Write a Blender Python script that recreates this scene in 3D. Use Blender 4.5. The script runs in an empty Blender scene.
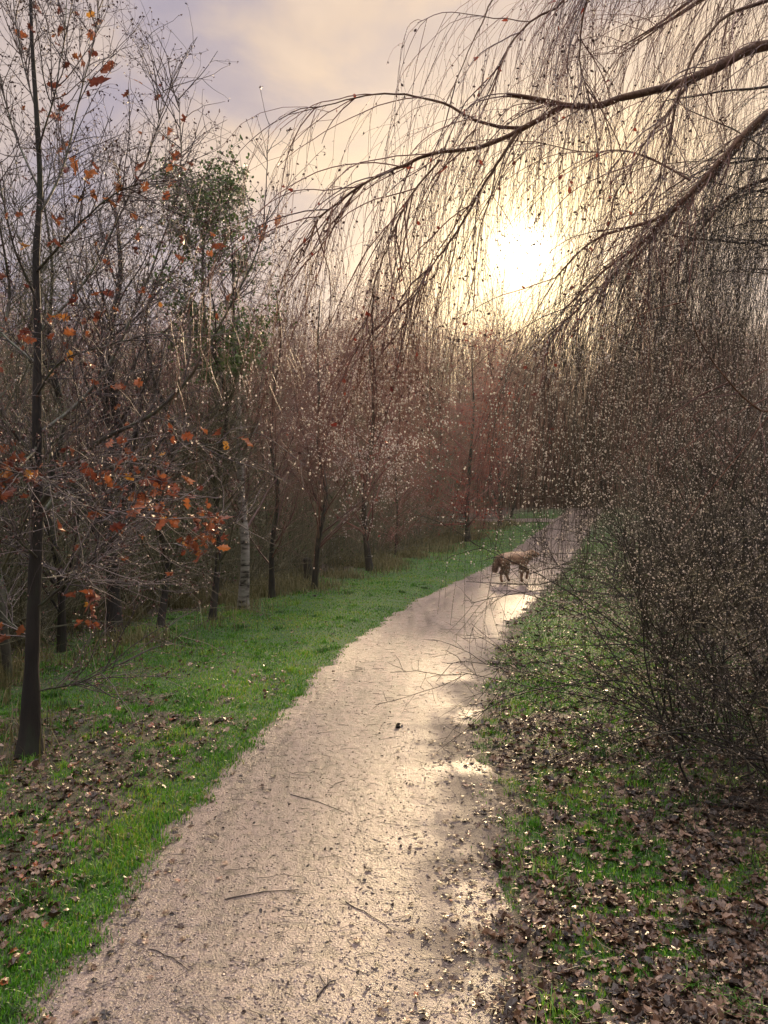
import bpy, math
import numpy as np
from mathutils import Vector
R = math.radians
rng = np.random.default_rng(11)
C = bpy.context.scene.collection
sc = bpy.context.scene

# ------------------------------------------------------------------ camera model
F, H, HY, CX = 740.0, 1.7, 505.0, 384.0
def P(px, py, d):
    return np.array([(px-CX)/F*d, d, H+(HY-py)/F*d])

def z0(y):
    y = np.asarray(y, float)
    a = np.clip(y-12, 0, 31)
    z = 0.0015*a*a
    return z + np.clip(y-43, 0, None)*0.022
_dt = np.linspace(1.2, 46, 6000)
_pt = HY + F*(H-z0(_dt))/_dt
def depth(py):
    return float(np.interp(-py, -_pt, _dt))

EDGE = [(1300,-300,520),(1100,-55,512),(1024,14,505),(1000,35,505),(950,72,500),(900,112,494),(850,150,490),(800,195,485),
        (760,237,480),(740,256,480),(700,292,487),(670,323,491),(640,357,500),(620,383,513),(600,418,533),
        (585,448,549),(570,483,563),(560,497,570),(545,520,580),(530,540,588),(518,556,596),(509,570,603)]
_ey = np.array([depth(e[0]) for e in EDGE])
_el = np.array([(e[1]-CX)/F*d for e, d in zip(EDGE, _ey)])
_er = np.array([(e[2]-CX)/F*d for e, d in zip(EDGE, _ey)])
_cc, _hw = (_el+_er)/2, np.clip((_er-_el)/2, .75, 1.25)
def smooth_tab(v):
    ys = np.linspace(1.2, 46, 900); t = np.interp(ys, _ey, v)
    out = np.empty_like(t)
    for i, y in enumerate(ys):
        w = np.exp(-((ys-y)/(.12+.035*y))**2); out[i] = (w*t).sum()/w.sum()
    return ys, out
_YS, _CS = smooth_tab(_cc); _, _HS = smooth_tab(_hw)
def pc(y):
    y = np.asarray(y, float)
    s0 = (_CS[8]-_CS[0])/(_YS[8]-_YS[0]); s1 = (_CS[-1]-_CS[-60])/(_YS[-1]-_YS[-60])
    return np.interp(y, _YS, _CS) + np.clip(y-_YS[-1], 0, None)*s1 + np.clip(y-_YS[0], None, 0)*s0*.6
def hw(y): return np.interp(y, _YS, _HS)

# value noise, vectorised
def _hash(i, j, s): 
    n = (i.astype(np.int64)*374761393 + j.astype(np.int64)*668265263 + s*1274126177) & 0x7fffffff
    n = ((n ^ (n >> 13))*1274126177) & 0x7fffffff
    return ((n ^ (n >> 16)) & 0xffff)/65535.0
def noise(x, y, f, s=0):
    x = np.asarray(x, float)*f; y = np.asarray(y, float)*f
    i, j = np.floor(x), np.floor(y); u, v = x-i, y-j
    u = u*u*(3-2*u); v = v*v*(3-2*v)
    a, b, c, d = _hash(i, j, s), _hash(i+1, j, s), _hash(i, j+1, s), _hash(i+1, j+1, s)
    return (a*(1-u)+b*u)*(1-v)+(c*(1-u)+d*u)*v
def fnoise(x, y, f, s=0): return .55*noise(x, y, f, s)+.3*noise(x, y, f*2.1, s+1)+.15*noise(x, y, f*4.3, s+2)
def sst(a, b, x):
    t = np.clip((x-a)/(b-a), 0, 1); return t*t*(3-2*t)

def rg(u, y):
    """raggedness of the path edge"""
    u = np.sign(u)*np.ones_like(y)
    return np.where(u > 0, .46, .20)*(fnoise(u*5, y, 1.5, 44)-.5)+.12*(noise(u*9, y, 8, 47)-.5)
def gz(x, y):
    """height of the verges; the path runs in a shallow trough of the same sheet"""
    x = np.asarray(x, float); y = np.asarray(y, float)
    u = x-pc(y); e = np.abs(u)-hw(y)-rg(u, y)
    out = sst(0, .5, e)
    z = z0(y) + .035*out + out*(.07*(fnoise(x, y, .9, 5)-.5) + .028*(fnoise(x, y, 4.0, 9)-.5))
    z += np.where(u > 0, .05*np.clip(e-.4, 0, 4) + .02*np.clip(e-4, 0, 30), -.015*np.clip(e-1, 0, 6))
    z += .9*sst(14, 40, e)*noise(x, y, .05, 3)
    return z

# ------------------------------------------------------------------ mesh building
class Geo:
    def __init__(s): s.v = []; s.q = []; s.t = []; s.n = 0; s.a = []
    def add(s, v, q=None, t=None, tint=None):
        v = np.asarray(v, np.float32).reshape(-1, 3)
        if q is not None and len(q): s.q.append(np.asarray(q, np.int64).reshape(-1, 4)+s.n)
        if t is not None and len(t): s.t.append(np.asarray(t, np.int64).reshape(-1, 3)+s.n)
        s.v.append(v); s.n += len(v)
        if tint is None: tint = np.full(len(v), .5)
        s.a.append(np.asarray(tint, np.float32).reshape(-1))
    def build(s, name, mat, parent=None, smooth=True, at=None):
        v = np.concatenate(s.v) if s.v else np.zeros((0, 3), np.float32)
        if at is not None: v = v-np.asarray(at, np.float32)
        q = np.concatenate(s.q) if s.q else np.zeros((0, 4), np.int64)
        t = np.concatenate(s.t) if s.t else np.zeros((0, 3), np.int64)
        me = bpy.data.meshes.new(name)
        me.vertices.add(len(v)); me.vertices.foreach_set('co', v.ravel())
        lv = np.concatenate([q.ravel(), t.ravel()]).astype(np.int32)
        me.loops.add(len(lv)); me.loops.foreach_set('vertex_index', lv)
        nq, nt = len(q), len(t)
        me.polygons.add(nq+nt)
        st = np.concatenate([np.arange(nq)*4, nq*4+np.arange(nt)*3]).astype(np.int32)
        me.polygons.foreach_set('loop_start', st)
        me.polygons.foreach_set('loop_total', np.concatenate([np.full(nq, 4), np.full(nt, 3)]).astype(np.int32))
        me.polygons.foreach_set('use_smooth', np.full(nq+nt, smooth))
        at_ = me.attributes.new('tint', 'FLOAT', 'POINT'); at_.data.foreach_set('value', np.concatenate(s.a) if s.a else np.zeros(0, np.float32))
        me.update(calc_edges=True); me.validate()
        if mat: me.materials.append(mat)
        o = bpy.data.objects.new(name, me); C.objects.link(o)
        if parent is not None: o.parent = parent
        return o

def norm(v): return v/np.maximum(np.linalg.norm(v, axis=-1, keepdims=True), 1e-9)

def tubes(g, pts, r0, r1, sides=3, power=1.0, tint=None, rad=None):
    """pts (N,K,3): N tapered tubes"""
    pts = np.asarray(pts, float)
    if pts.ndim == 2: pts = pts[None]
    N, K = pts.shape[:2]
    if N == 0: return
    if rad is None:
        t = np.linspace(0, 1, K)[None]**power
        rad = np.asarray(r0, float).reshape(-1, 1)*(1-t)+np.asarray(r1, float).reshape(-1, 1)*t
    rad = np.broadcast_to(rad, (N, K))
    T = np.empty_like(pts); T[:, 1:-1] = pts[:, 2:]-pts[:, :-2]; T[:, 0] = pts[:, 1]-pts[:, 0]; T[:, -1] = pts[:, -1]-pts[:, -2]
    T = norm(T)
    mt = norm(T.mean(1))
    ref = np.where(np.abs(mt[:, 2:3]) > .7, np.array([[1., .13, 0]]), np.array([[0, .1, 1.]]))[:, None, :]
    A = norm(np.cross(T, ref)); B = np.cross(T, A)
    a = np.arange(sides)/sides*2*np.pi
    v = pts[:, :, None, :] + rad[:, :, None, None]*(np.cos(a)[None, None, :, None]*A[:, :, None, :]+np.sin(a)[None, None, :, None]*B[:, :, None, :])
    idx = np.arange(N*K*sides).reshape(N, K, sides)
    j = np.roll(np.arange(sides), -1)
    q = np.stack([idx[:, :-1, :], idx[:, :-1][:, :, j], idx[:, 1:][:, :, j], idx[:, 1:, :]], -1).reshape(-1, 4)
    tn = None
    if tint is not None: tn = np.broadcast_to(np.asarray(tint, float).reshape(-1, 1, 1), (N, K, sides)).ravel()
    g.add(v.reshape(-1, 3), q=q, tint=tn)

def grow(start, d, length, K, wob=.12, trop=0.0, tdir=(0, 0, 1), tp=1.0):
    N = len(start); L = np.broadcast_to(np.asarray(length, float), (N,))
    p = np.array(start, float); d = norm(np.array(d, float)); out = [p.copy()]; st = (L/(K-1))[:, None]
    td = np.array(tdir, float)
    for k in range(1, K):
        d = norm(d+wob*rng.normal(size=(N, 3))+trop*td*((k/(K-1))**tp if tp else 1))
        p = p+d*st; out.append(p.copy())
    return np.stack(out, 1)

def branch_off(pts, n, t0, t1, a0, a1, up=0.0, power=1.0, w=None):
    """pick n points along the given polylines; returns start, direction, t, parent index"""
    N, K = pts.shape[:2]
    if w is None: w = np.linalg.norm(np.diff(pts, axis=1), axis=2).sum(1)
    i = rng.choice(N, n, p=w/w.sum()); t = t0+(t1-t0)*rng.random(n)**power
    f = t*(K-1); k = np.minimum(f.astype(int), K-2); u = (f-k)[:, None]
    s = pts[i, k]*(1-u)+pts[i, k+1]*u; T = norm(pts[i, k+1]-pts[i, k])
    q = norm(np.cross(T, rng.normal(size=(n, 3)))+np.array([0, 0, up]))
    a = R(a0)+(R(a1)-R(a0))*rng.random(n)
    return s, norm(np.cos(a)[:, None]*T+np.sin(a)[:, None]*q), t, i

def spline(cp, K):
    cp = np.asarray(cp, float); n = len(cp)
    ext = np.vstack([2*cp[0]-cp[1], cp, 2*cp[-1]-cp[-2]])
    seg = np.linalg.norm(np.diff(cp, axis=0), axis=1); cum = np.concatenate([[0], np.cumsum(seg)])
    out = []
    for s in np.linspace(0, cum[-1], K):
        k = min(int(np.searchsorted(cum, s, 'right')-1), n-2); t = (s-cum[k])/max(seg[k], 1e-9)
        a, b, c, d = ext[k:k+4]
        out.append(.5*((2*b)+(c-a)*t+(2*a-5*b+4*c-d)*t*t+(3*b-a-3*c+d)*t**3))
    return np.array(out)

def points_on(pts, n, t0=0, t1=1):
    N, K = pts.shape[:2]; i = rng.integers(0, N, n); f = (t0+(t1-t0)*rng.random(n))*(K-1)
    k = np.minimum(f.astype(int), K-2); u = (f-k)[:, None]
    return pts[i, k]*(1-u)+pts[i, k+1]*u

_oct = np.array([[1,0,0],[0,1,0],[-1,0,0],[0,-1,0],[0,0,.9],[0,0,-1.25]], float)
_octf = np.array([[0,1,4],[1,2,4],[2,3,4],[3,0,4],[1,0,5],[2,1,5],[3,2,5],[0,3,5]])
def drops(g, pos, r):
    n = len(pos); r = np.broadcast_to(r, (n,))[:, None, None]
    v = (pos-np.array([0, 0, 1])*r[:, 0]*.9)[:, None, :]+_oct[None]*r
    f = _octf[None]+np.arange(n)[:, None, None]*6
    g.add(v.reshape(-1, 3), t=f.reshape(-1, 3))

# lobed leaf outline (oak-like); y is the midrib
_lo = np.array([[0,0],[.10,.14],[.30,.22],[.20,.36],[.42,.50],[.25,.60],[.36,.78],[.15,.82],[0,1.0],
                [-.15,.84],[-.33,.74],[-.22,.62],[-.44,.52],[-.19,.38],[-.28,.20],[-.08,.12]], float)
_lp = np.array([[0,0],[.22,.12],[.34,.35],[.30,.6],[.16,.82],[0,1.0],[-.17,.80],[-.31,.58],[-.33,.33],[-.2,.1]], float)
def leaves(g, pos, size, nrm=None, flat=None, shape=_lo, curl=.5, tint=None):
    n = len(pos); m = len(shape)
    if nrm is None: nrm = norm(rng.normal(size=(n, 3)))
    d = norm(np.cross(nrm, rng.normal(size=(n, 3)))); e = np.cross(d, nrm)
    sh = np.vstack([shape, [[0, .45]]]); sh = sh-np.array([0, .5*(flat is not None)])
    c1 = curl*rng.normal(size=(n, 1)); c2 = curl*(rng.random((n, 1))*1.2-.2); c3 = curl*.35*rng.normal(size=(n, m+1))
    z = c1*(sh[None, :, 1]**2)*.5+c2*np.abs(sh[None, :, 0])*.9+c3*.25
    S = np.broadcast_to(size, (n,))[:, None, None]
    v = pos[:, None, :]+S*(sh[None, :, 0:1]*e[:, None, :]+sh[None, :, 1:2]*d[:, None, :]+z[..., None]*nrm[:, None, :])
    k = np.arange(m); f = np.stack([k, np.roll(k, -1), np.full(m, m)], 1)
    f = f[None]+np.arange(n)[:, None, None]*(m+1)
    if tint is None: tint = rng.random(n)
    g.add(v.reshape(-1, 3), t=f.reshape(-1, 3), tint=np.repeat(tint, m+1))

# ------------------------------------------------------------------ materials
def new_mat(name):
    m = bpy.data.materials.new(name); m.use_nodes = True; nt = m.node_tree
    for n in list(nt.nodes): nt.nodes.remove(n)
    return m, nt, nt.nodes, nt.links
def ramp(N, stops, interp='LINEAR'):
    r = N.new('ShaderNodeValToRGB'); cr = r.color_ramp; cr.interpolation = interp
    while len(cr.elements) < len(stops): cr.elements.new(.5)
    for e, (p, c) in zip(cr.elements, stops): e.position = p; e.color = (*c, 1)
    return r
def mat(name, stops, rough=.7, src='tint', scale=8, bump=0, bscale=30, trans=0, tcol=None, spec=.5, vscale=None, coat=0, mixn=.0):
    m, nt, N, L = new_mat(name)
    out = N.new('ShaderNodeOutputMaterial'); b = N.new('ShaderNodeBsdfPrincipled')
    r = ramp(N, stops)
    tc = N.new('ShaderNodeTexCoord'); mp = N.new('ShaderNodeMapping'); L.new(tc.outputs['Object'], mp.inputs[0])
    if vscale: mp.inputs['Scale'].default_value = vscale
    nz = N.new('ShaderNodeTexNoise'); nz.inputs['Scale'].default_value = scale; nz.inputs['Detail'].default_value = 5
    L.new(mp.outputs[0], nz.inputs['Vector'])
    if src == 'tint':
        a = N.new('ShaderNodeAttribute'); a.attribute_name = 'tint'
        ma = N.new('ShaderNodeMath'); ma.operation = 'MULTIPLY_ADD'; ma.inputs[1].default_value = mixn
        ms = N.new('ShaderNodeMath'); ms.operation = 'SUBTRACT'; ms.inputs[1].default_value = .5
        L.new(nz.outputs[0], ms.inputs[0]); L.new(ms.outputs[0], ma.inputs[0]); L.new(a.outputs['Fac'], ma.inputs[2]); L.new(ma.outputs[0], r.inputs[0])
    else: L.new(nz.outputs[0], r.inputs[0])
    L.new(r.outputs[0], b.inputs['Base Color'])
    b.inputs['Roughness'].default_value = rough; b.inputs['Specular IOR Level'].default_value = spec
    if coat: b.inputs['Coat Weight'].default_value = coat; b.inputs['Coat Roughness'].default_value = .25
    if bump:
        bn = N.new('ShaderNodeTexNoise'); bn.inputs['Scale'].default_value = bscale; bn.inputs['Detail'].default_value = 4
        L.new(mp.outputs[0], bn.inputs['Vector'])
        bp = N.new('ShaderNodeBump'); bp.inputs['Strength'].default_value = bump; bp.inputs['Distance'].default_value = .01
        L.new(bn.outputs[0], bp.inputs['Height']); L.new(bp.outputs[0], b.inputs['Normal'])
    sh = b.outputs[0]
    if trans:
        t = N.new('ShaderNodeBsdfTranslucent'); mx = N.new('ShaderNodeMixShader'); mx.inputs[0].default_value = trans
        if tcol:
            hs = N.new('ShaderNodeMix'); hs.data_type = 'RGBA'; hs.blend_type = 'MULTIPLY'; hs.inputs[0].default_value = 1
            L.new(r.outputs[0], hs.inputs[6]); hs.inputs[7].default_value = (*tcol, 1); L.new(hs.outputs[2], t.inputs[0])
        else: L.new(r.outputs[0], t.inputs[0])
        L.new(sh, mx.inputs[1]); L.new(t.outputs[0], mx.inputs[2]); sh = mx.outputs[0]
    L.new(sh, out.inputs[0])
    return m

M = {}
M['bark_dark'] = mat('bark_dark', [(.3, (.010, .009, .008)), (.55, (.026, .022, .018)), (.75, (.035, .05, .026))], .75, 'noise', 9, .8, 45, vscale=(1, 1, .25))
M['bark_oak'] = mat('bark_oak', [(.3, (.03, .026, .022)), (.5, (.075, .07, .05)), (.7, (.085, .12, .06))], .6, 'noise', 12, .6, 60, vscale=(1, 1, .4))
M['limb_weep'] = mat('limb_weep', [(.3, (.07, .035, .02)), (.7, (.17, .09, .05))], .7, 'noise', 14, .7, 60, spec=.2)
M['twig_hang'] = mat('twig_hang', [(0, (.06, .02, .014)), (1, (.24, .085, .045))], .5, 'tint', 5, mixn=.4)
M['twig_warm'] = mat('twig_warm', [(0, (.06, .025, .02)), (1, (.24, .10, .075))], .5, 'tint', 5, mixn=.4)
M['twig_dark'] = mat('twig_dark', [(0, (.022, .018, .019)), (1, (.10, .078, .066))], .5, 'tint', 5, mixn=.4)
M['twig_oak'] = mat('twig_oak', [(0, (.06, .05, .055)), (1, (.24, .20, .19))], .65, 'tint', 5, mixn=.4, spec=.2)
M['twig_pink'] = mat('twig_pink', [(0, (.10, .028, .024)), (1, (.38, .13, .10))], .5, 'tint', 3, mixn=.5)
M['twig_red'] = mat('twig_red', [(0, (.14, .035, .03)), (1, (.34, .09, .07))], .5, 'tint', 3, mixn=.5)
M['twig_shrub'] = mat('twig_shrub', [(0, (.014, .012, .010)), (1, (.08, .064, .046))], .65, 'tint', 5, mixn=.4, spec=.2)
M['twig_olive'] = mat('twig_olive', [(0, (.04, .04, .02)), (1, (.17, .155, .08))], .6, 'tint', 3, mixn=.5)
M['far_wood'] = mat('far_wood', [(0, (.09, .045, .032)), (1, (.26, .14, .10))], .8, 'tint', .5, mixn=.6)
M['leaf_oak'] = mat('leaf_oak', [(0, (.12, .03, .022)), (.5, (.27, .085, .04)), (.85, (.40, .15, .05)), (1, (.6, .30, .05))], .45, 'tint', 30, mixn=.2, trans=.35)
M['leaf_red'] = mat('leaf_red', [(0, (.16, .03, .025)), (1, (.4, .08, .04))], .5, 'tint', 30, trans=.45)
M['leaf_green'] = mat('leaf_green', [(0, (.025, .06, .015)), (1, (.10, .17, .04))], .4, 'tint', 30, trans=.35)
M['leaf_litter'] = mat('leaf_litter', [(0, (.012, .008, .006)), (.35, (.045, .024, .014)), (.7, (.13, .072, .042)), (.9, (.30, .19, .13)), (.97, (.42, .31, .24)), (1, (.30, .08, .025))], .42, 'tint', 60, .3, 90, trans=.12, coat=.12, mixn=.3)
M['grass'] = mat('grass', [(0, (.02, .05, .009)), (.3, (.05, .17, .014)), (.6, (.12, .30, .025)), (.82, (.26, .33, .05)), (1, (.38, .31, .13))], .4, 'tint', 2, trans=.4, tcol=(1.1, 1.3, .6))
M['grass_dry'] = mat('grass_dry', [(0, (.06, .07, .02)), (1, (.26, .22, .10))], .6, 'tint', 2, trans=.35)
M['stone'] = mat('stone', [(0, (.10, .075, .065)), (.5, (.26, .20, .17)), (1, (.5, .42, .37))], .3, 'tint', 30, coat=.3)
M['clod'] = mat('clod', [(.3, (.03, .02, .014)), (.7, (.08, .055, .04))], .6, 'noise', 30, .8, 60)
M['dog_coat'] = mat('dog_coat', [(0, (.10, .055, .035)), (.5, (.27, .15, .095)), (1, (.52, .34, .21))], .5, 'tint', 14, mixn=.5, trans=.15)

def drop_mat():
    m, nt, N, L = new_mat('water_drop')
    out = N.new('ShaderNodeOutputMaterial'); t = N.new('ShaderNodeBsdfTranslucent'); t.inputs[0].default_value = (1, .88, .78, 1)
    g = N.new('ShaderNodeBsdfGlossy'); g.inputs['Roughness'].default_value = .12; g.inputs[0].default_value = (1, 1, 1, 1)
    mx = N.new('ShaderNodeMixShader'); mx.inputs[0].default_value = .3
    rf = N.new('ShaderNodeBsdfRefraction'); rf.inputs['IOR'].default_value = 1.15; rf.inputs['Roughness'].default_value = .45; m2 = N.new('ShaderNodeMixShader'); m2.inputs[0].default_value = .35
    L.new(t.outputs[0], m2.inputs[1]); L.new(rf.outputs[0], m2.inputs[2]); L.new(m2.outputs[0], mx.inputs[1]); L.new(g.outputs[0], mx.inputs[2]); L.new(mx.outputs[0], out.inputs[0]); return m
M['drop'] = drop_mat()

def birch_mat():
    m, nt, N, L = new_mat('birch_bark')
    out = N.new('ShaderNodeOutputMaterial'); b = N.new('ShaderNodeBsdfPrincipled'); tc = N.new('ShaderNodeTexCoord')
    mp = N.new('ShaderNodeMapping'); mp.inputs['Scale'].default_value = (1, 1, 3.5); L.new(tc.outputs['Object'], mp.inputs[0])
    n1 = N.new('ShaderNodeTexNoise'); n1.inputs['Scale'].default_value = 5; n1.inputs['Detail'].default_value = 6; L.new(mp.outputs[0], n1.inputs[0])
    r = ramp(N, [(.40, (.03, .025, .022)), (.47, (.2, .18, .16)), (.54, (.30, .28, .25)), (.8, (.46, .43, .39))]); L.new(n1.outputs[0], r.inputs[0])
    L.new(r.outputs[0], b.inputs['Base Color']); b.inputs['Roughness'].default_value = .6; L.new(b.outputs[0], out.inputs[0]); return m
M['birch_bark'] = birch_mat()

def ground_mat():
    m, nt, N, L = new_mat('ground')
    out = N.new('ShaderNodeOutputMaterial'); b = N.new('ShaderNodeBsdfPrincipled'); tc = N.new('ShaderNodeTexCoord')
    n1 = N.new('ShaderNodeTexNoise'); n1.inputs['Scale'].default_value = 14; n1.inputs['Detail'].default_value = 8
    n2 = N.new('ShaderNodeTexNoise'); n2.inputs['Scale'].default_value = 60; n2.inputs['Detail'].default_value = 4
    for n in (n1, n2): L.new(tc.outputs['Object'], n.inputs[0])
    soil = ramp(N, [(.35, (.02, .014, .010)), (.5, (.055, .038, .026)), (.66, (.12, .08, .058))]); L.new(n1.outputs[0], soil.inputs[0])
    gr = ramp(N, [(.35, (.015, .035, .008)), (.6, (.035, .10, .015)), (.75, (.06, .14, .025))]); L.new(n2.outputs[0], gr.inputs[0])
    a = N.new('ShaderNodeAttribute'); a.attribute_name = 'tint'
    mx = N.new('ShaderNodeMix'); mx.data_type = 'RGBA'; L.new(a.outputs['Fac'], mx.inputs[0]); L.new(soil.outputs[0], mx.inputs[6]); L.new(gr.outputs[0], mx.inputs[7])
    L.new(mx.outputs[2], b.inputs['Base Color']); b.inputs['Roughness'].default_value = .8
    bp = N.new('ShaderNodeBump'); bp.inputs['Strength'].default_value = .8; bp.inputs['Distance'].default_value = .02
    L.new(n2.outputs[0], bp.inputs['Height']); L.new(bp.outputs[0], b.inputs['Normal']); L.new(b.outputs[0], out.inputs[0]); return m
M['ground'] = ground_mat()

def path_mat():
    m, nt, N, L = new_mat('wet_gravel')
    out = N.new('ShaderNodeOutputMaterial'); b = N.new('ShaderNodeBsdfPrincipled'); tc = N.new('ShaderNodeTexCoord')
    def nz(s, d=5, r=.6):
        n = N.new('ShaderNodeTexNoise'); n.inputs['Scale'].default_value = s; n.inputs['Detail'].default_value = d; n.inputs['Roughness'].default_value = r
        L.new(tc.outputs['Object'], n.inputs[0]); return n
    fine, mid, big = nz(110, 4), nz(16, 7, .65), nz(1.3, 4)
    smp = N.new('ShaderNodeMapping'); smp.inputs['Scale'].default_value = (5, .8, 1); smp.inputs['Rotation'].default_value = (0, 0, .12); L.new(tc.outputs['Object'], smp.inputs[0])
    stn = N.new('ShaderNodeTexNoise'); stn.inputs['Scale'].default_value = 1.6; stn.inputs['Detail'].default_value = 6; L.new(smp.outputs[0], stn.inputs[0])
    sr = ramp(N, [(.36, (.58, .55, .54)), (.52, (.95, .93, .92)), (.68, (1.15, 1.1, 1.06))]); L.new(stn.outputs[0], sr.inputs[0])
    vo = N.new('ShaderNodeTexVoronoi'); vo.inputs['Scale'].default_value = 75; L.new(tc.outputs['Object'], vo.inputs[0])
    r1 = ramp(N, [(.3, (.09, .064, .056)), (.48, (.18, .135, .12)), (.62, (.25, .19, .17)), (.8, (.36, .285, .255))]); L.new(fine.outputs[0], r1.inputs[0])
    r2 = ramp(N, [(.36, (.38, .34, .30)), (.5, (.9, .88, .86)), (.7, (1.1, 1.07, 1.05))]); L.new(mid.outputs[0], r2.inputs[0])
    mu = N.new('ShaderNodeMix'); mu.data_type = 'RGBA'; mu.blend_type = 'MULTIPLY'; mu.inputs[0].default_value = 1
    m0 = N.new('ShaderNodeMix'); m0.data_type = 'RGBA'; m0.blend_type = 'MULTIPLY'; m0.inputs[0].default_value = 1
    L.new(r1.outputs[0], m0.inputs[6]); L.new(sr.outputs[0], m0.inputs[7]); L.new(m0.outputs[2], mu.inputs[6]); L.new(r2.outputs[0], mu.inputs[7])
    # muddy margins
    a = N.new('ShaderNodeAttribute'); a.attribute_name = 'tint'
    mud = N.new('ShaderNodeMix'); mud.data_type = 'RGBA'; mud.blend_type = 'MIX'
    L.new(mu.outputs[2], mud.inputs[6]); mud.inputs[7].default_value = (.075, .052, .038, 1)
    am = N.new('ShaderNodeMath'); am.operation = 'MULTIPLY_ADD'; am.inputs[1].default_value = 3.0; am.inputs[2].default_value = -1.5; L.new(mid.outputs[0], am.inputs[0])
    ad = N.new('ShaderNodeMath'); ad.operation = 'ADD'; L.new(a.outputs['Fac'], ad.inputs[0]); L.new(am.outputs[0], ad.inputs[1]); 
    mm = N.new('ShaderNodeMath'); mm.operation = 'MULTIPLY'; mm.use_clamp = True; L.new(ad.outputs[0], mm.inputs[0]); pos = N.new('ShaderNodeClamp'); L.new(a.outputs['Fac'], pos.inputs[0]); L.new(pos.outputs[0], mm.inputs[1])
    L.new(mm.outputs[0], mud.inputs[0]); L.new(mud.outputs[2], b.inputs['Base Color'])
    rr = N.new('ShaderNodeMapRange'); rr.inputs['From Min'].default_value = .35; rr.inputs['From Max'].default_value = .68
    rr.inputs['To Min'].default_value = .27; rr.inputs['To Max'].default_value = .45; L.new(stn.outputs[0], rr.inputs[0])
    rs = N.new('ShaderNodeMath'); rs.operation = 'MULTIPLY_ADD'; rs.inputs[1].default_value = .42; L.new(a.outputs['Fac'], rs.inputs[0]); L.new(rr.outputs[0], rs.inputs[2])
    rc = N.new('ShaderNodeClamp'); rc.inputs['Min'].default_value = .2; rc.inputs['Max'].default_value = .95; L.new(rs.outputs[0], rc.inputs[0]); L.new(rc.outputs[0], b.inputs['Roughness']); b.inputs['Specular IOR Level'].default_value = .95
    hs = N.new('ShaderNodeMath'); hs.operation = 'MULTIPLY_ADD'; hs.inputs[1].default_value = 1.7; L.new(mid.outputs[0], hs.inputs[0]); L.new(fine.outputs[0], hs.inputs[2])
    h2 = N.new('ShaderNodeMath'); h2.operation = 'MULTIPLY_ADD'; h2.inputs[1].default_value = -.12; L.new(vo.outputs['Distance'], h2.inputs[0]); L.new(hs.outputs[0], h2.inputs[2])
    bp = N.new('ShaderNodeBump'); bp.inputs['Distance'].default_value = .010; br = N.new('ShaderNodeMapRange'); br.inputs['From Min'].default_value = -.8; br.inputs['From Max'].default_value = .4; br.inputs['To Min'].default_value = .78; br.inputs['To Max'].default_value = .7; L.new(a.outputs['Fac'], br.inputs['Value']); L.new(br.outputs[0], bp.inputs['Strength'])
    L.new(h2.outputs[0], bp.inputs['Height']); L.new(bp.outputs[0], b.inputs['Normal']); L.new(b.outputs[0], out.inputs[0]); return m
M['path'] = path_mat()

# ------------------------------------------------------------------ object helpers
def tag(o, label, cat, group=None, kind=None):
    o['label'] = label; o['category'] = cat
    if group: o['group'] = group
    if kind: o['kind'] = kind
    return o
def empty(name, loc):
    o = bpy.data.objects.new(name, None); o.empty_display_size = .2; C.objects.link(o); o.location = tuple(float(a) for a in loc); return o
def part(g, name, m, root):
    """geometry given in world space, stored relative to its thing"""
    return g.build(name, m, root, at=np.array(root.location))
def stuff(o): o['kind'] = 'stuff'; return o
def copy_tree(src, loc, rz, s=1.0, sz=None):
    r = src.copy(); C.objects.link(r); r.location = tuple(float(a) for a in loc); r.rotation_euler = (0, 0, rz); r.scale = (s, s, sz or s)
    for ch in src.children:
        c = ch.copy(); C.objects.link(c); c.parent = r
        for gch in ch.children:
            d = gch.copy(); C.objects.link(d); d.parent = c
    return r

# ------------------------------------------------------------------ ground
rows = np.concatenate([np.arange(-8, 1.6, .3), np.arange(1.6, 12, .06), np.arange(12, 42, .2), 42*1.045**np.arange(0, 24)])
u0 = np.arange(-3.2, 3.2001, .06); ug = 3.2*1.13**np.arange(1, 29)
cols = np.concatenate([-ug[::-1], u0, ug])
Y, U = np.meshgrid(rows, cols, indexing='ij'); X = pc(Y)+U
e = np.abs(U)-hw(Y)-rg(U, Y)
Z = gz(X, Y)-.05*sst(.0, -.12, e)
def lawn(x, y):
    """1 where the turf grows, 0 where soil and leaf litter win"""
    x = np.asarray(x, float); y = np.asarray(y, float)
    u = x-pc(y); e = np.abs(u)-hw(y)-rg(u, y); n = fnoise(x, y, 1.1, 21); n2 = fnoise(x, y, 3.5, 31)
    lim = np.interp(y, [0, 4, 7, 10, 16, 24, 36], [2.2, 2.6, 3.2, 3.4, 3.2, 3.0, 2.4])
    left = sst(lim+.8, lim-.4, e+1.0*(n-.5))
    n3 = fnoise(x, y, 8, 33); bare = sst(.48, .62, n2*.4+n*.35+.25*n3+.19*np.exp(-((y-5.0)/1.3)**2)+.19*sst(4.4, 2.8, y))*sst(9, 6.0, y)*sst(.05, .5, e+.4*(n3-.5))
    left = left*(1-.85*bare)
    n3 = fnoise(x, y, 9, 35); right = sst(.45, .60, .3*n+.35*n2+.35*n3+.08*sst(1.2, .1, e)+.12*sst(3.8, 7, y))*sst(3.4, 1.0, e)*sst(-.05, .3, e+.5*(n3-.5))
    return np.where(u < 0, left, right)*sst(46, 40, y)
g = Geo(); nr, nc = X.shape
idx = np.arange(nr*nc).reshape(nr, nc)
g.add(np.stack([X, Y, Z], -1).reshape(-1, 3), q=np.stack([idx[:-1, :-1], idx[:-1, 1:], idx[1:, 1:], idx[1:, :-1]], -1).reshape(-1, 4), tint=lawn(X, Y).ravel())
ground = g.build('ground', M['ground']); ground['kind'] = 'structure'

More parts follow.
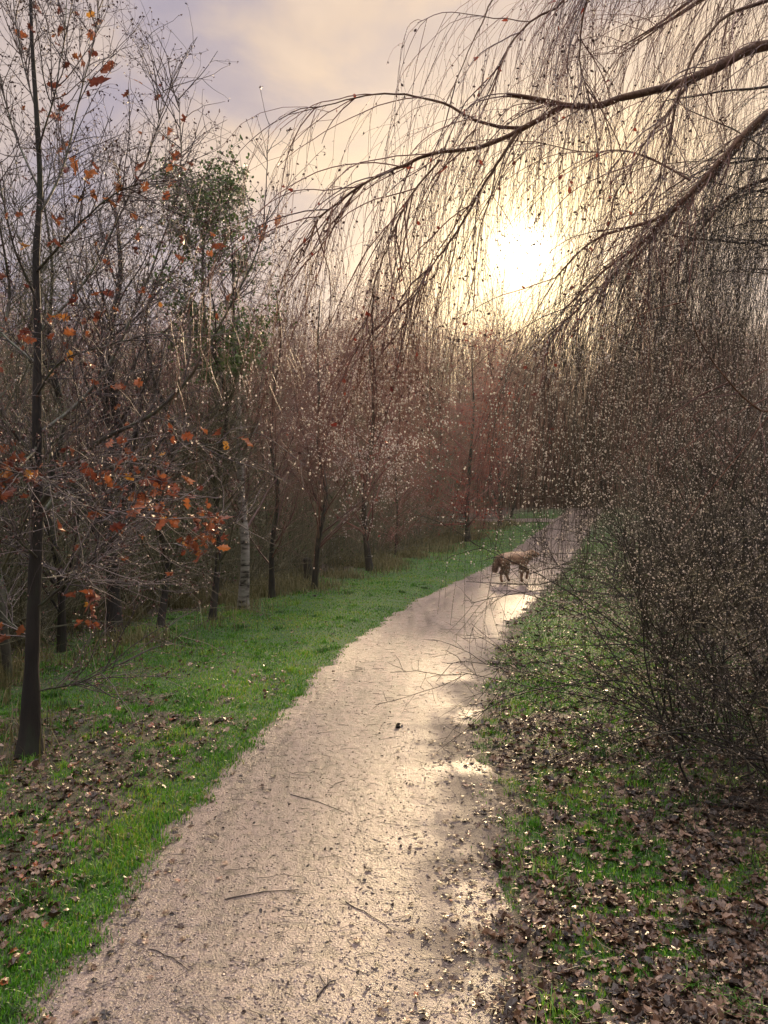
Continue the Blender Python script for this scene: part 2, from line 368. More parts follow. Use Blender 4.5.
# path sheet, edges ragged and tucked under the verge
prow = np.concatenate([np.arange(-3, 1.6, .2), np.arange(1.6, 12, .04), np.arange(12, 46, .15)])
pu = np.linspace(-1.12, 1.12, 61)
Y, U = np.meshgrid(prow, pu, indexing='ij')
HWY = hw(Y); W = HWY*(1+0*U); rag = rg(U, Y)
Ux = U*(W+rag); X = pc(Y)+Ux; e = np.abs(Ux)-HWY-rag
Z = z0(Y)+.012*(1-(Ux/HWY)**2)+.010*(fnoise(X, Y, 2.2, 3)-.5)+.006*(noise(X, Y, 12, 8)-.5)
Z = Z-.05*sst(.02, .11, e)
mud = np.clip(sst(-.12, .10, e)*.8+np.where(Ux > -.1, 1.1*sst(-.62, -.05, e)*sst(12, 7, Y), 0)*sst(.22, .5, fnoise(X, Y, 2.5, 71))+.04, 0, 1)
g = Geo(); nr, nc = X.shape; idx = np.arange(nr*nc).reshape(nr, nc)
g.add(np.stack([X, Y, Z], -1).reshape(-1, 3), q=np.stack([idx[:-1, :-1], idx[:-1, 1:], idx[1:, 1:], idx[1:, :-1]], -1).reshape(-1, 4), tint=mud.ravel())
path = g.build('path', M['path']); path['kind'] = 'structure'
# side path joining far off
xs = np.linspace(-5.5, 9.2, 70); ys = np.linspace(0, 1, 8)
Xs, Vs = np.meshgrid(xs, ys, indexing='ij'); Ysd = 36.5+.03*(Xs-7)**2*.3+(Vs-.5)*1.7*(1+.2*(noise(Xs, Xs*0, .8, 2)-.5))
g = Geo(); nr, nc = Xs.shape; idx = np.arange(nr*nc).reshape(nr, nc)
g.add(np.stack([Xs, Ysd, gz(Xs, Ysd)+.03], -1).reshape(-1, 3), q=np.stack([idx[:-1, :-1], idx[1:, :-1], idx[1:, 1:], idx[:-1, 1:]], -1).reshape(-1, 4), tint=np.full(nr*nc, .1))
sp = g.build('side_path', M['path']); sp['kind'] = 'structure'

# wooded rise behind everything
hx = np.linspace(-90, 95, 70); hy = np.linspace(0, 1, 14)
HX, HV = np.meshgrid(hx, hy, indexing='ij')
HYY = 66+HV*40+HX**2*-.002; top = (8.5+4*(fnoise(HX, HX*0, .03, 4)-.3))
g = Geo(); nr, nc = HX.shape; idx = np.arange(nr*nc).reshape(nr, nc)
g.add(np.stack([HX, HYY, 1.0+top*sst(0, .8, HV)], -1).reshape(-1, 3), q=np.stack([idx[:-1, :-1], idx[1:, :-1], idx[1:, 1:], idx[:-1, 1:]], -1).reshape(-1, 4))
hill = g.build('hill', mat('hill_scrub', [(.35, (.03, .022, .02)), (.65, (.10, .065, .055))], .9, 'noise', .8, .8, 3)); hill['kind'] = 'structure'

# ------------------------------------------------------------------ grass
def scatter(n, ymin, ymax, umin, umax, side, pw=1.9):
    """more of them near the path's beginning, thinning with distance"""
    k = 1-pw
    r = rng.random(n); y = (ymin**k+(ymax**k-ymin**k)*r)**(1/k)
    e = umin+(umax-umin)*rng.random(n)
    x = pc(y)+side*(hw(y)+rg(side+0*y, y)+e); return x, y, e
def blades(g, x, y, h, w, tint, lean=.5, z=None):
    n = len(x); zz = gz(x, y)-.006 if z is None else z
    a = rng.random(n)*2*np.pi; d = np.stack([np.cos(a), np.sin(a), 0*a], 1); s = np.stack([-np.sin(a), np.cos(a), 0*a], 1)
    b = np.stack([x, y, zz], 1); l = (lean*np.abs(rng.normal(size=n)))[:, None]; h = h[:, None]; w = w[:, None]
    up = np.array([[0, 0, 1.]])
    m = b+up*h*.55+d*h*l*.25; t = b+up*h*(1-.25*np.minimum(l, 1.5))+d*h*l
    v = np.stack([b-s*w*.5, b+s*w*.5, m+s*w*.42, m-s*w*.42, t], 1)
    k = np.arange(n)[:, None]*5
    g.add(v.reshape(-1, 3), q=k+np.array([[0, 1, 2, 3]]), t=k+np.array([[3, 2, 4]]), tint=np.repeat(tint, 5))
gg = Geo()
x, y, e = scatter(420000, 2.0, 40, -.10, 5.0, -1, 1.7)
L_ = lawn(x, y); keep = rng.random(len(x)) < L_*sst(-.10, .06, e+.08*(noise(x, y, 8, 3)-.4))+.03*sst(0, .5, e); x, y = x[keep], y[keep]
hh = (.014+.022*fnoise(x, y, 2.2, 61))*(.6+.8*rng.random(len(x)))*(1+.5*sst(.62, .75, fnoise(x, y, 1.2, 77)))
blades(gg, x, y, hh, .0032*(1+y*.16)*(.7+.6*rng.random(len(x))), np.clip(.12+.8*fnoise(x, y, 1.6, 62)+.22*rng.normal(size=len(x))-.18*sst(5, 2.5, y), 0, 1))
x, y, e = scatter(260000, 1.9, 30, -.15, 3.4, 1, 1.7)
L_ = lawn(x, y); keep = rng.random(len(x)) < L_+.02; x, y = x[keep], y[keep]
hh = (.012+.024*fnoise(x, y, 2.2, 61))*(.6+.8*rng.random(len(x)))
blades(gg, x, y, hh, .0032*(1+y*.16)*(.7+.6*rng.random(len(x))), np.clip(.12+.75*fnoise(x, y, 1.8, 62)+.24*rng.normal(size=len(x)), 0, 1))
nt_ = 260; cx, cy_, e = scatter(nt_, 2.1, 16, .05, 3.4, -1, 1.6); cx2, cy2, e = scatter(120, 2.1, 14, .1, 2.6, 1, 1.6); cx = np.r_[cx, cx2]; cy_ = np.r_[cy_, cy2]
k = np.repeat(np.arange(len(cx)), 70); sz_ = .5+rng.random(len(cx)); x = cx[k]+.035*sz_[k]*rng.normal(size=len(k)); y = cy_[k]+.035*sz_[k]*rng.normal(size=len(k))
blades(gg, x, y, (.025+.04*rng.random(len(k)))*sz_[k], .0034*(1+y*.14), np.clip(.75*rng.random(len(cx))[k]+.15*rng.normal(size=len(k)), 0, 1), lean=.8)
gr = gg.build('grass', M['grass']); tag(gr, 'short bright green grass along both sides of the path', 'grass', kind='stuff')
# rough dry grass at the wood edge
gd = Geo()
n = 120000; y = 3.5+32*rng.random(n)**1.4; lim = np.interp(y, [0, 4, 7, 10, 16, 24, 36], [2.2, 2.6, 3.2, 3.4, 3.2, 3.0, 2.4])
x = pc(y)-hw(y)-lim+.25-(rng.normal(size=n)*.6)-1.4*rng.random(n)
keep = rng.random(n) < sst(.42, .6, fnoise(x, y, 1.0, 88)); x, y = x[keep], y[keep]
blades(gd, x, y, (.10+.22*rng.random(len(x))**2), .004*(1+y*.12), rng.random(len(x)), lean=.7)
o = gd.build('rough_grass', M['grass_dry']); tag(o, 'rough tall yellowish grass where the lawn meets the wood', 'grass', kind='stuff')

# ------------------------------------------------------------------ fallen leaves, gravel, debris
gl = Geo()
def litter(x, y, size, lift=.012, tint=None):
    n = len(x); s = .20*rng.normal(size=(n, 2)); nr_ = norm(np.concatenate([s*1.5, np.ones((n, 1))], 1))
    z = gz(x, y)+lift*.6+.010*rng.random(n); size = np.clip(.80*size*np.exp(.35*rng.normal(size=n)), .010, .056+.002*y)
    for k_, (shp, cu) in enumerate([(_lo, .7), (_lp, .9), (_lo[[0, 1, 2, 3, 5, 7, 8, 9, 11, 13, 15]], 1.1), (_lp[[0, 1, 2, 4, 7, 8, 9]], .5)]):
        q = np.arange(n) % 4 == k_; leaves(gl, np.stack([x, y, z], 1)[q], size[q]*(1 if k_ < 3 else .7), nr_[q], flat=True, curl=cu, tint=tint[q], shape=shp)
x, y, e = scatter(72000, 1.9, 22, -.12, 4.2, 1, 1.7)
dn = sst(-.1, .3, e+.25*(fnoise(x, y, 3, 12)-.5))*(1-.62*lawn(x, y)); keep = rng.random(len(x)) < dn*(.5+.6*fnoise(x, y, 2.0, 13)); x, y = x[keep], y[keep]
litter(x, y, (.022+.034*rng.random(len(x)))*(1+.05*y), tint=np.clip(rng.random(len(x))*.9+.02, 0, 1))
x, y, e = scatter(30000, 2.0, 20, -.02, 4.6, -1, 1.6)
bare = 1-lawn(x, y); keep = rng.random(len(x)) < .05+.95*bare*sst(.2, .45, fnoise(x, y, 1.6, 14)+.15); x, y = x[keep], y[keep]
litter(x, y, .03+.04*rng.random(len(x)), tint=np.clip(rng.random(len(x))*.98+.05, 0, 1))
o = gl.build('fallen_leaves', M['leaf_litter'], smooth=False); tag(o, 'wet brown fallen leaves lying over both verges', 'fallen leaves', kind='stuff')
# few leaves on the path edges
gl2 = Geo(); x, y, e = scatter(2200, 1.9, 12, -.6, .0, 1, 1.7); keep = rng.random(len(x)) < np.exp(e*6); x, y = x[keep], y[keep]
x2, y2, e2 = scatter(700, 1.9, 12, -.5, .0, -1, 1.7); keep = rng.random(len(x2)) < np.exp(e2*7); x = np.r_[x, x2[keep]]; y = np.r_[y, y2[keep]]
def pz(x, y): return z0(y)+.012*(1-np.clip((x-pc(y))/hw(y), -1, 1)**2)+.010*(fnoise(x, y, 2.2, 3)-.5)+.006*(noise(x, y, 12, 8)-.5)
n = len(x); nr_ = norm(np.concatenate([.15*rng.normal(size=(n, 2)), np.ones((n, 1))], 1))
leaves(gl2, np.stack([x, y, pz(x, y)+.008], 1), .018+.03*rng.random(n), nr_, flat=True, curl=.4)
# crumbs and grit of leaf on the gravel
x, y, e = scatter(3200, 1.9, 16, -1.9, .0, 1, 1.6); keep = rng.random(len(x)) < .25+.75*np.exp(e*2.0); x, y = x[keep], y[keep]; n = len(x)
leaves(gl2, np.stack([x, y, pz(x, y)+.005], 1), .006+.016*rng.random(n)**2, norm(np.concatenate([.5*rng.normal(size=(n, 2)), np.ones((n, 1))], 1)), flat=True, shape=_lp, curl=.4, tint=rng.random(n)*.4)
o = gl2.build('leaf_scraps', M['leaf_litter'], smooth=False); tag(o, 'dark leaf scraps strewn over the wet gravel path', 'leaf debris', kind='stuff')
gs = Geo(); x, y, e = scatter(26000, 1.8, 10, -2.3, .05, 1, 1.9); n = len(x)
r_ = (.0018+.006*rng.random(n)**4)[:, None, None]; jit = 1+.3*rng.normal(size=(n, 6, 1))
v = np.stack([x, y, pz(x, y)+.001], 1)[:, None]+_oct[None]*r_*jit*np.array([1, 1, .6])
gs.add(v.reshape(-1, 3), t=(_octf[None]+np.arange(n)[:, None, None]*6).reshape(-1, 3), tint=np.repeat(rng.random(n), 6))
o = gs.build('gravel', M['stone']); tag(o, 'fine wet pinkish grit on the path surface', 'gravel', kind='stuff')
gt = Geo(); x, y, e = scatter(1500, 1.9, 12, -1.9, 1.5, 1, 1.6); n = len(x)
a = rng.normal(size=n)*.7; d = np.stack([np.cos(a), np.sin(a), .0*a], 1)
pt = grow(np.stack([x, y, np.where(e < 0, pz(x, y)+.004, gz(x, y)+.025)], 1), d, .03+.13*rng.random(n)**3, 5, .15)
pt[:, :, 2] = pt[:, :1, 2]+.3*(pt[:, :, 2]-pt[:, :1, 2])
tubes(gt, pt, np.full(n, .0014), np.full(n, .0007), 3, tint=rng.random(n)*.4)
o = gt.build('twig_scraps', M['twig_dark']); tag(o, 'tiny broken bits of twig scattered on the gravel', 'twig debris', kind='stuff')
x_sticks = [((225,902),(298,893),.004,'long thin fallen twig lying across the near path, left of centre'),((318,1000),(335,985),.006,'short stout fallen twig at the bottom edge of the path'),
      ((290,797),(345,815),.0035,'fallen twig lying on the path below the dark leaf clump'),((148,950),(190,975),.003,'fallen twig near the lower left margin of the path'),
      ((345,905),(395,935),.0035,'bent fallen twig on the lower middle of the path'),((330,790),(345,783),.003,'small fallen twig in the middle of the bright wet gravel')]
for (a, b, r, lab) in x_sticks:
    r = r*.7; da, db = depth(a[1]), depth(b[1]); pa, pb = P(*a, da), P(*b, db)
    mid = (pa+pb)/2+np.array([.0, .02, 0]); cp = spline([pa, mid, pb], 9)+rng.normal(size=(9, 3))*.003; cp[:, 2] = pz(cp[:, 0], cp[:, 1])+r*1.1
    root = empty('fallen_twig', cp[0]); tag(root, lab, 'twig', 'larger fallen twigs on the path')
    g = Geo(); tubes(g, cp, [r], [r*.5], 6); part(g, 'stem', M['twig_dark'], root)
    for kk in range(2):
        g = Geo(); s, d, t, i = branch_off(cp[None], 1, .2, .9, 30, 60); d[:, 2] *= .1; tubes(g, grow(s, d, .05+.05*rng.random(1), 4, .1), [r*.5], [r*.25], 4); part(g, 'side_twig', M['twig_dark'], root)
def lump(name, px, py, sx, sy, sz, m, lab, cat):
    d = depth(py); c = P(px, py, d); c[2] = pz(c[0], c[1])
    th = np.linspace(0, np.pi, 10)[:, None]; ph = np.linspace(0, 2*np.pi, 17)[None, :-1]
    v = np.stack([np.sin(th)*np.cos(ph), np.sin(th)*np.sin(ph), np.cos(th)*np.ones_like(ph)], -1)
    v *= (1+.45*(noise(v[..., 0]*2+px, v[..., 1]*2+v[..., 2], 2.2, 5)-.4))[..., None]*np.array([sx, sy, sz])
    v = v+c+np.array([0, 0, sz*.4]); idx = np.arange(160).reshape(10, 16); j = np.roll(np.arange(16), -1)
    q = np.stack([idx[:-1], idx[1:], idx[1:][:, j], idx[:-1][:, j]], -1).reshape(-1, 4)
    root = empty(name, c); tag(root, lab, cat); g = Geo(); g.add(v.reshape(-1, 3), q=q); part(g, 'clod' if cat != 'leaf' else 'leaf_mass', m, root); return c, root
lump('soil_clod', 495, 664, .05, .05, .03, M['clod'], 'dark clod of soil on the right edge of the path', 'soil clod')
c, root = lump('leaf_clump', 398, 729, .018, .018, .012, M['clod'], 'small dark clump of wet leaves in mid path', 'leaf')
g = Geo(); leaves(g, c+rng.normal(size=(6, 3))*.014+np.array([0, 0, .014]), .045, norm(np.array([0, 0, 1])+.5*rng.normal(size=(6, 3))), flat=True, curl=.6, tint=rng.random(6)*.3); part(g, 'leaf', M['leaf_litter'], root)

# ------------------------------------------------------------------ left foreground oak
def trunk_geo(g, cp, r0, r1, K=40, sides=12, flare=1.35, power=.85, K2=None):
    pts = spline(cp, K); t = np.linspace(0, 1, K); rad = r0*(1-t**power)+r1*t**power
    rad = rad*(1+(flare-1)*np.exp(-t*28)) * (1+.05*np.sin(t*37)+.04*np.sin(t*91+1))
    tubes(g, pts[None], 0, 0, sides, rad=rad[None]); return pts

D0 = depth(757)
tp = [(30,764,0),(31,700,0),(34,600,.02),(38,505,.04),(37,420,.04),(38,340,.05),(36,260,.05),(40,190,.06),(37,120,.04),(32,40,.02),(30,-60,0),(34,-150,0)]
oakcp = [P(px, py, D0+dd) for px, py, dd in tp]
oak = empty('oak_tree', P(30, 757, D0)); tag(oak, 'young bare oak with dark trunk and clusters of rusty leaves in the left foreground', 'tree')
g = Geo(); trunk = trunk_geo(g, oakcp, .064, .005, 90, 18, flare=1.8, power=.6); part(g, 'trunk', M['bark_dark'], oak)
OL = [ # px,py,depth offset ... r0
 ([(38,508,0),(70,468,-.1),(100,441,-.2),(150,416,-.3),(182,384,-.4),(206,346,-.45),(230,303,-.5),(250,262,-.5),(268,205,-.5)], .022),
 ([(38,520,0),(62,490,.2),(105,470,.35),(165,459,.45),(220,446,.5),(272,432,.55)], .013),
 ([(40,606,0),(70,580,-.2),(100,553,-.3),(130,522,-.35),(160,500,-.4),(200,497,-.4)], .011),
 ([(42,690,0),(75,683,-.1),(100,672,-.2),(130,655,-.3)], .006),
 ([(38,435,.0),(80,402,.3),(112,360,.4),(138,300,.5),(160,240,.6),(178,170,.6),(176,95,.6)], .016),
 ([(38,470,.0),(10,430,-.2),(-30,400,-.3),(-80,380,-.4)], .014),
 ([(37,395,.0),(60,360,-.3),(95,345,-.5),(130,335,-.6),(175,330,-.6)], .010),
 ([(37,365,.0),(0,330,.2),(-40,290,.3)], .012),
 ([(38,330,0),(70,300,.2),(95,265,.3),(120,215,.4),(150,150,.4),(163,85,.4)], .013),
 ([(37,300,0),(15,250,-.2),(0,190,-.3),(-15,120,-.3)], .011),
 ([(38,270,0),(70,235,-.3),(110,200,-.4),(150,178,-.5),(190,150,-.5)], .010),
 ([(39,215,0),(62,170,.2),(76,110,.3),(92,40,.3),(100,-30,.3)], .010),
 ([(39,190,0),(18,140,.2),(4,80,.2),(-5,10,.2)], .009),
 ([(38,150,0),(52,100,-.2),(60,50,-.2),(66,-20,-.2)], .007),
 ([(36,110,0),(22,60,.1),(12,10,.1),(5,-40,.1)], .006),
 ([(40,560,0),(15,540,-.2),(-20,515,-.3)], .011),
 ([(40,640,0),(18,630,.2),(-10,600,.3),(-30,560,.3)], .010),
 ([(36,450,0),(20,470,-.5),(50,480,-.9),(90,500,-1.1),(120,520,-1.2)], .009),
 ([(40,580,0),(80,570,.5),(130,545,.8),(190,540,.9),(235,520,1.)], .008),
]
allv = []; limbs = []
for cps, r in OL:
    pts = spline([P(px, py, D0+.03+dd) for px, py, dd in cps], 22)
    w = np.linspace(0, 1, 22)[:, None]; pts = pts+np.cumsum(rng.normal(size=(22, 3))*.006, 0)*w
    pts[0] = trunk[np.argmin(np.linalg.norm(trunk-pts[0], axis=1))]
    g = Geo(); tubes(g, pts, [r], [max(.0022, r*.14)], 8, power=.8); part(g, 'branch', M['bark_oak'], oak); limbs.append(pts)
limbs = np.array(limbs)
g = Geo()
n = 480; s, d, t, i = branch_off(limbs, n, .12, 1, 25, 60, .25)
b2 = grow(s, d, (.25+.65*rng.random(n))*(1.15-.5*t), 9, .11, .05)
tubes(g, b2, .0042, .0016, 4, tint=rng.random(n))
n = 2800; s, d, t, i = branch_off(b2, n, .1, 1, 25, 65, .15)
b3 = grow(s, d, (.08+.28*rng.random(n)), 6, .12, .04)
tubes(g, b3, .0021, .0010, 3, tint=rng.random(n))
n = 3600; s, d, t, i = branch_off(b3, n, .1, 1, 30, 70)
b4 = grow(s, d, (.03+.09*rng.random(n)), 4, .12)
tubes(g, b4, .0013, .0009, 3, tint=rng.random(n))
part(g, 'crown', M['twig_oak'], oak)
g = Geo(); tips = np.concatenate([b3[:, -1], b4[:, -1]]); leaves(g, np.repeat(tips, 2, 0)+rng.normal(size=(len(tips)*2, 3))*.004, .012+.006*rng.random(len(tips)*2), shape=_lp, tint=rng.random(len(tips)*2)*.5)
stuff(part(g, 'bud', M['twig_warm'], oak))
g = Geo(); drops(g, np.concatenate([points_on(b2, 900), points_on(b3, 2200), points_on(b4, 900, .5, 1)]), .002+.004*rng.random(4000)**2); stuff(part(g, 'water_drops', M['drop'], oak))
# rusty leaves hanging in clusters
def near(pts, cx, cy, rad, n):
    q = pts.reshape(-1, 3); px = CX+q[:, 0]/q[:, 1]*F; py = HY-(q[:, 2]-H)/q[:, 1]*F
    k = np.where((px-cx)**2+(py-cy)**2 < rad**2)[0]
    return q[rng.choice(k, n)] if len(k) else np.zeros((0, 3))
allp = np.concatenate([b3.reshape(-1, 3), b2.reshape(-1, 3)]); lp = []
for cx, cy, rr, n in [(118,490,26,34),(160,503,28,30),(192,525,26,40),(212,537,18,30),(10,478,26,34),(85,608,20,16),(145,485,25,12),(215,440,14,4),(60,470,30,8),(205,245,14,5),(175,170,16,6),(50,100,25,8),(110,340,60,10),(235,320,20,3),(60,60,60,9),(120,200,70,9),(240,440,10,3),(270,230,12,3),(100,250,120,26),(80,120,90,22),(60,400,80,16),(60,40,60,10),(15,350,30,8),(150,420,50,8),(130,500,70,14),(170,520,60,14),(30,640,40,5),(120,265,12,3),(180,130,15,4),(60,320,40,9),(20,250,40,6)]:
    lp.append(near(allp, cx, cy, rr, n))
lp = np.concatenate(lp); lp = lp+rng.normal(size=lp.shape)*.02; g = Geo()
nd = norm(np.stack([rng.normal(size=len(lp)), rng.normal(size=len(lp)), .3*rng.normal(size=len(lp))], 1))
leaves(g, lp, .034+.055*rng.random(len(lp)), nd, curl=1.4, tint=np.clip(rng.normal(size=len(lp))*.25+.45, 0, 1)); stuff(part(g, 'oak_leaf', M['leaf_oak'], oak))

# ------------------------------------------------------------------ generic bare trees
def bare_tree(name, cps, r0, r1, nl, ll, ntw, mt, mb, droop=0., up=.2, tmin=.15, ang=(30, 60), tw_r=.0035, nlev3=5, len2=.45, len3=.28, drop=0, sides=8, leafn=0, leafm=None, lsz=.05, ltmin=0, twK=5, shape=_lp, dropr=.004):
    cps = np.array(cps, float); base = cps[0]; nl = int(nl*1.35); tmin = tmin*.5; root = empty(name, base)
    g = Geo(); tr = trunk_geo(g, cps, r0, r1, 30, sides, 1.3); part(g, 'trunk', mb, root)
    hgt = np.linalg.norm(cps[-1]-cps[0]); g = Geo()
    s, d, t, i = branch_off(tr[None], nl, tmin, .99, *ang, up)
    d[:, 2] = np.abs(d[:, 2])*.8+.1
    L1 = ll*(1.15-.8*t)*(.6+.8*rng.random(nl))
    b1 = grow(s, d, L1, 10, .09, .10-droop*.3, tp=.5)
    rr = np.maximum(r0*.38*(1-t*.8), tw_r*1.3); tubes(g, b1, rr, rr*.25, 4, tint=rng.random(nl)*.6)
    nl2 = nl; n2 = nl*9; s, d, t, i = branch_off(b1, n2, .12, 1, 20, 60, .1)
    b2 = grow(s, d, len2*ll*(.4+.8*rng.random(n2)), 7, .11, .04-droop*.55, tp=.8); tubes(g, b2, tw_r*1.2, tw_r*.6, 3, tint=rng.random(n2))
    n3 = n2*nlev3; s, d, t, i = branch_off(b2, n3, .08, 1, 20, 60)
    b3 = grow(s, d, len3*ll*(.3+.9*rng.random(n3)), twK, .12, .03-droop*1.1); tubes(g, b3, tw_r*.7, tw_r*.4, 3, tint=rng.random(n3))
    part(g, 'crown', mt, root)
    if drop:
        g = Geo(); drops(g, points_on(b3, drop), dropr*(.5+rng.random(drop))); stuff(part(g, 'water_drops', M['drop'], root))
    if leafn:
        q = points_on(b3, leafn*3); q = q[q[:, 2] > ltmin][:leafn]; q = q+.03*rng.normal(size=q.shape)
        g = Geo(); leaves(g, q, lsz*(.6+.8*rng.random(len(q))), shape=shape, curl=.5); stuff(part(g, 'foliage', leafm, root))
    return root

def ctrunk(px, pyb, pyt, d=None, lean=0, wav=.10, n=7):
    d = d or depth(pyb); b = P(px, pyb, d); b[2] = gz(b[0], b[1])-.03; t = P(px+lean, pyt, d)
    k = np.linspace(0, 1, n)[:, None]; p = b*(1-k)+t*k; p[1:-1] += rng.normal(size=(n-2, 3))*wav*np.array([1, 1, 0]); return p

G1 = 'trees along the wood edge beside the lawn'
def add(o, lab, cat='tree', group=G1): return tag(o, lab, cat, group)
add(bare_tree('bare_tree', ctrunk(115, 636, 205), .10, .02, 26, 2.0, 5, M['twig_dark'], M['bark_dark'], up=.3, tmin=.25, drop=500), 'thick dark trunked tree just right of the foreground oak, bare crown above')
add(bare_tree('birch_tree', ctrunk(243, 609, 250, lean=-8, wav=.05), .085, .02, 24, 1.5, 5, M['twig_warm'], M['birch_bark'], droop=.25, tmin=.42), 'white barked birch with black scars at the lawn edge')
add(bare_tree('leafy_tree', ctrunk(212, 618, 182, d=10.8), .05, .012, 40, 1.25, 5, M['twig_olive'], M['bark_dark'], up=.2, tmin=.2, leafn=8000, leafm=M['leaf_green'], lsz=.046, ltmin=3.6, len3=.3), 'tree still in small green leaves, its pointed top against the sky')
add(bare_tree('bare_tree', ctrunk(160, 628, 250, lean=12), .05, .012, 24, 1.6, 5, M['twig_olive'], M['bark_dark'], tmin=.15), 'slender greenish bare tree between the thick dark trunk and the leafy tree')
add(bare_tree('bare_tree', ctrunk(62, 655, 190, d=8.6, lean=-20), .05, .012, 26, 1.6, 5, M['twig_dark'], M['bark_dark'], tmin=.15, drop=300), 'thin bare tree close behind the oak, on its right')
add(bare_tree('bare_tree', ctrunk(8, 690, 215, d=7.2, lean=-10), .045, .01, 26, 1.5, 5, M['twig_olive'], M['bark_oak'], tmin=.12, drop=400), 'pale stemmed bare tree at the left edge of the picture, behind the oak')
add(bare_tree('bare_tree', ctrunk(272, 598, 290, lean=4), .055, .012, 26, 1.7, 5, M['twig_warm'], M['bark_dark'], droop=.25, tmin=.2), 'dark stemmed bare tree just right of the white birch')
add(bare_tree('bare_tree', ctrunk(314, 590, 300, lean=6), .06, .012, 26, 1.9, 5, M['twig_warm'], M['bark_dark'], droop=.35, tmin=.2), 'drooping bare tree halfway between the white birch and the pink twigged tree')
add(bare_tree('ornamental_tree', ctrunk(370, 571, 300, lean=10), .085, .012, 30, 2.2, 6, M['twig_pink'], M['bark_dark'], droop=.3, tmin=.18, drop=6000, dropr=.015, leafn=300, leafm=M['leaf_red'], lsz=.06, len3=.3), 'pink twigged tree sparkling with drops, standing on the lawn near the path')
add(bare_tree('copper_tree', ctrunk(468, 542, 345, lean=4), .10, .015, 36, 2.2, 6, M['twig_red'], M['bark_dark'], up=0, droop=.25, tmin=.12, ang=(40, 85), leafn=2600, leafm=M['leaf_red'], lsz=.07, tw_r=.006), 'small reddish tree on the far lawn left of the path, russet leaves')
add(bare_tree('bare_tree', ctrunk(425, 533, 315, lean=8), .07, .015, 30, 2.6, 6, M['twig_pink'], M['bark_oak'], droop=.2, tmin=.2, tw_r=.006), 'pale stemmed bare tree behind and left of the small reddish tree')
add(bare_tree('bare_tree', ctrunk(500, 528, 320, lean=-6), .09, .015, 32, 2.8, 6, M['twig_pink'], M['bark_dark'], droop=.2, tmin=.2, tw_r=.006), 'bare tree beyond the side path junction, above the dog')
# dark short forked stem
b = P(307, 583, depth(583)); b[2] = gz(b[0], b[1]); root = empty('tree_stump', b); tag(root, 'short dark tree stump among thin stems at the lawn edge', 'stump')
g = Geo(); trunk_geo(g, [b, b+np.array([.02, 0, .25]), b+np.array([0, 0, .55])], .10, .085, 12, 12, 1.6); tubes(g, np.array([b+np.array([0, 0, .54]), b+np.array([0, 0, .56])]), [.085], [.001], 12); part(g, 'stump_body', M['bark_dark'], root)
g = Geo(); n = 14; s = np.repeat(b[None], n, 0)+rng.normal(size=(n, 3))*np.array([.1, .1, 0]); tubes(g, grow(s, np.array([[0, 0, 1]])+.15*rng.normal(size=(n, 3)), .6+.9*rng.random(n), 8, .08), .008, .003, 4); part(g, 'shoot', M['twig_olive'], root)

# deeper rows: copies of four prototypes
protos = []
for k, (mt, dr) in enumerate([(M['twig_pink'], .3), (M['twig_warm'], .15), (M['twig_pink'], .45), (M['twig_olive'], .1)]):
    hgt = 8.2; cps = np.array([[0, 0, -.05], [.1, .05, 2], [-.05, .1, 4], [.05, 0, 6], [.0, 0, hgt]])+np.array([0, 0, 0])
    protos.append(bare_tree('bare_tree', cps+np.array([[0,0,0],*(.22*rng.normal(size=(3,3))*np.array([1,1,0])),[0,0,0]]), .06, .012, 34, 2.3, 6, mt, M['bark_dark'], droop=dr, tmin=.06, tw_r=.006, drop=1800, dropr=.011))
spots = []
def orow(name, n, f, hpx, lab):
    for i in range(n):
        x, y = f(i/(n-1)); spots.append((x, y, hpx[0]+(hpx[1]-hpx[0])*rng.random(), lab, i, n))
ORD = ['first', 'second', 'third', 'fourth', 'fifth', 'sixth', 'seventh', 'eighth', 'ninth', 'tenth', 'eleventh', 'twelfth', 'thirteenth', 'fourteenth', 'fifteenth', 'sixteenth', 'seventeenth', 'eighteenth', 'nineteenth', 'twentieth']
orow('a', 11, lambda t: (-9.5+8.2*t, 11.5+12*t), (4.3, 5.8), 'bare tree in the second row of the left wood, {} from the left')
orow('b', 13, lambda t: (-16+16*t, 17+13*t), (6.5, 8.5), 'bare tree in the third row of the left wood, {} from the left')
orow('c', 14, lambda t: (-20+27*t, 31+7*t), (8.6, 10.4), 'tall bare tree in the back row of the wood, {} from the left')
orow('e', 7, lambda t: (8+10*t, 47.5+2*t), (8.0, 9.5), 'bare tree closing the view at the far end of the path, {} from the left')
orow('d', 7, lambda t: (8.5+9*t, 24+14*t), (7.5, 10.0), 'bare tree beyond the path on its right, {} from the path')
used = [False]*4
for j, (x, y, hh, lab, i, n) in enumerate(spots):
    x += .7*rng.normal(); y += .7*rng.normal()
    if x > pc(y)-2.2 and x < pc(y)+1.8 : x = float(pc(y))-3.0 if x < pc(y) else float(pc(y))+2.4
    p = protos[j % 4]; loc = (x, y, float(gz(x, y))-.05)
    s = hh/8.2
    if not used[j % 4]:
        o = p; o.location = loc; o.rotation_euler = (0, 0, 0); o.scale = (s, s, s); used[j % 4] = True
    else: o = copy_tree(p, loc, rng.random()*6.28, s*(.9+.2*rng.random()), s)
    tag(o, lab.format(ORD[i]), 'tree', 'bare trees of the wood')

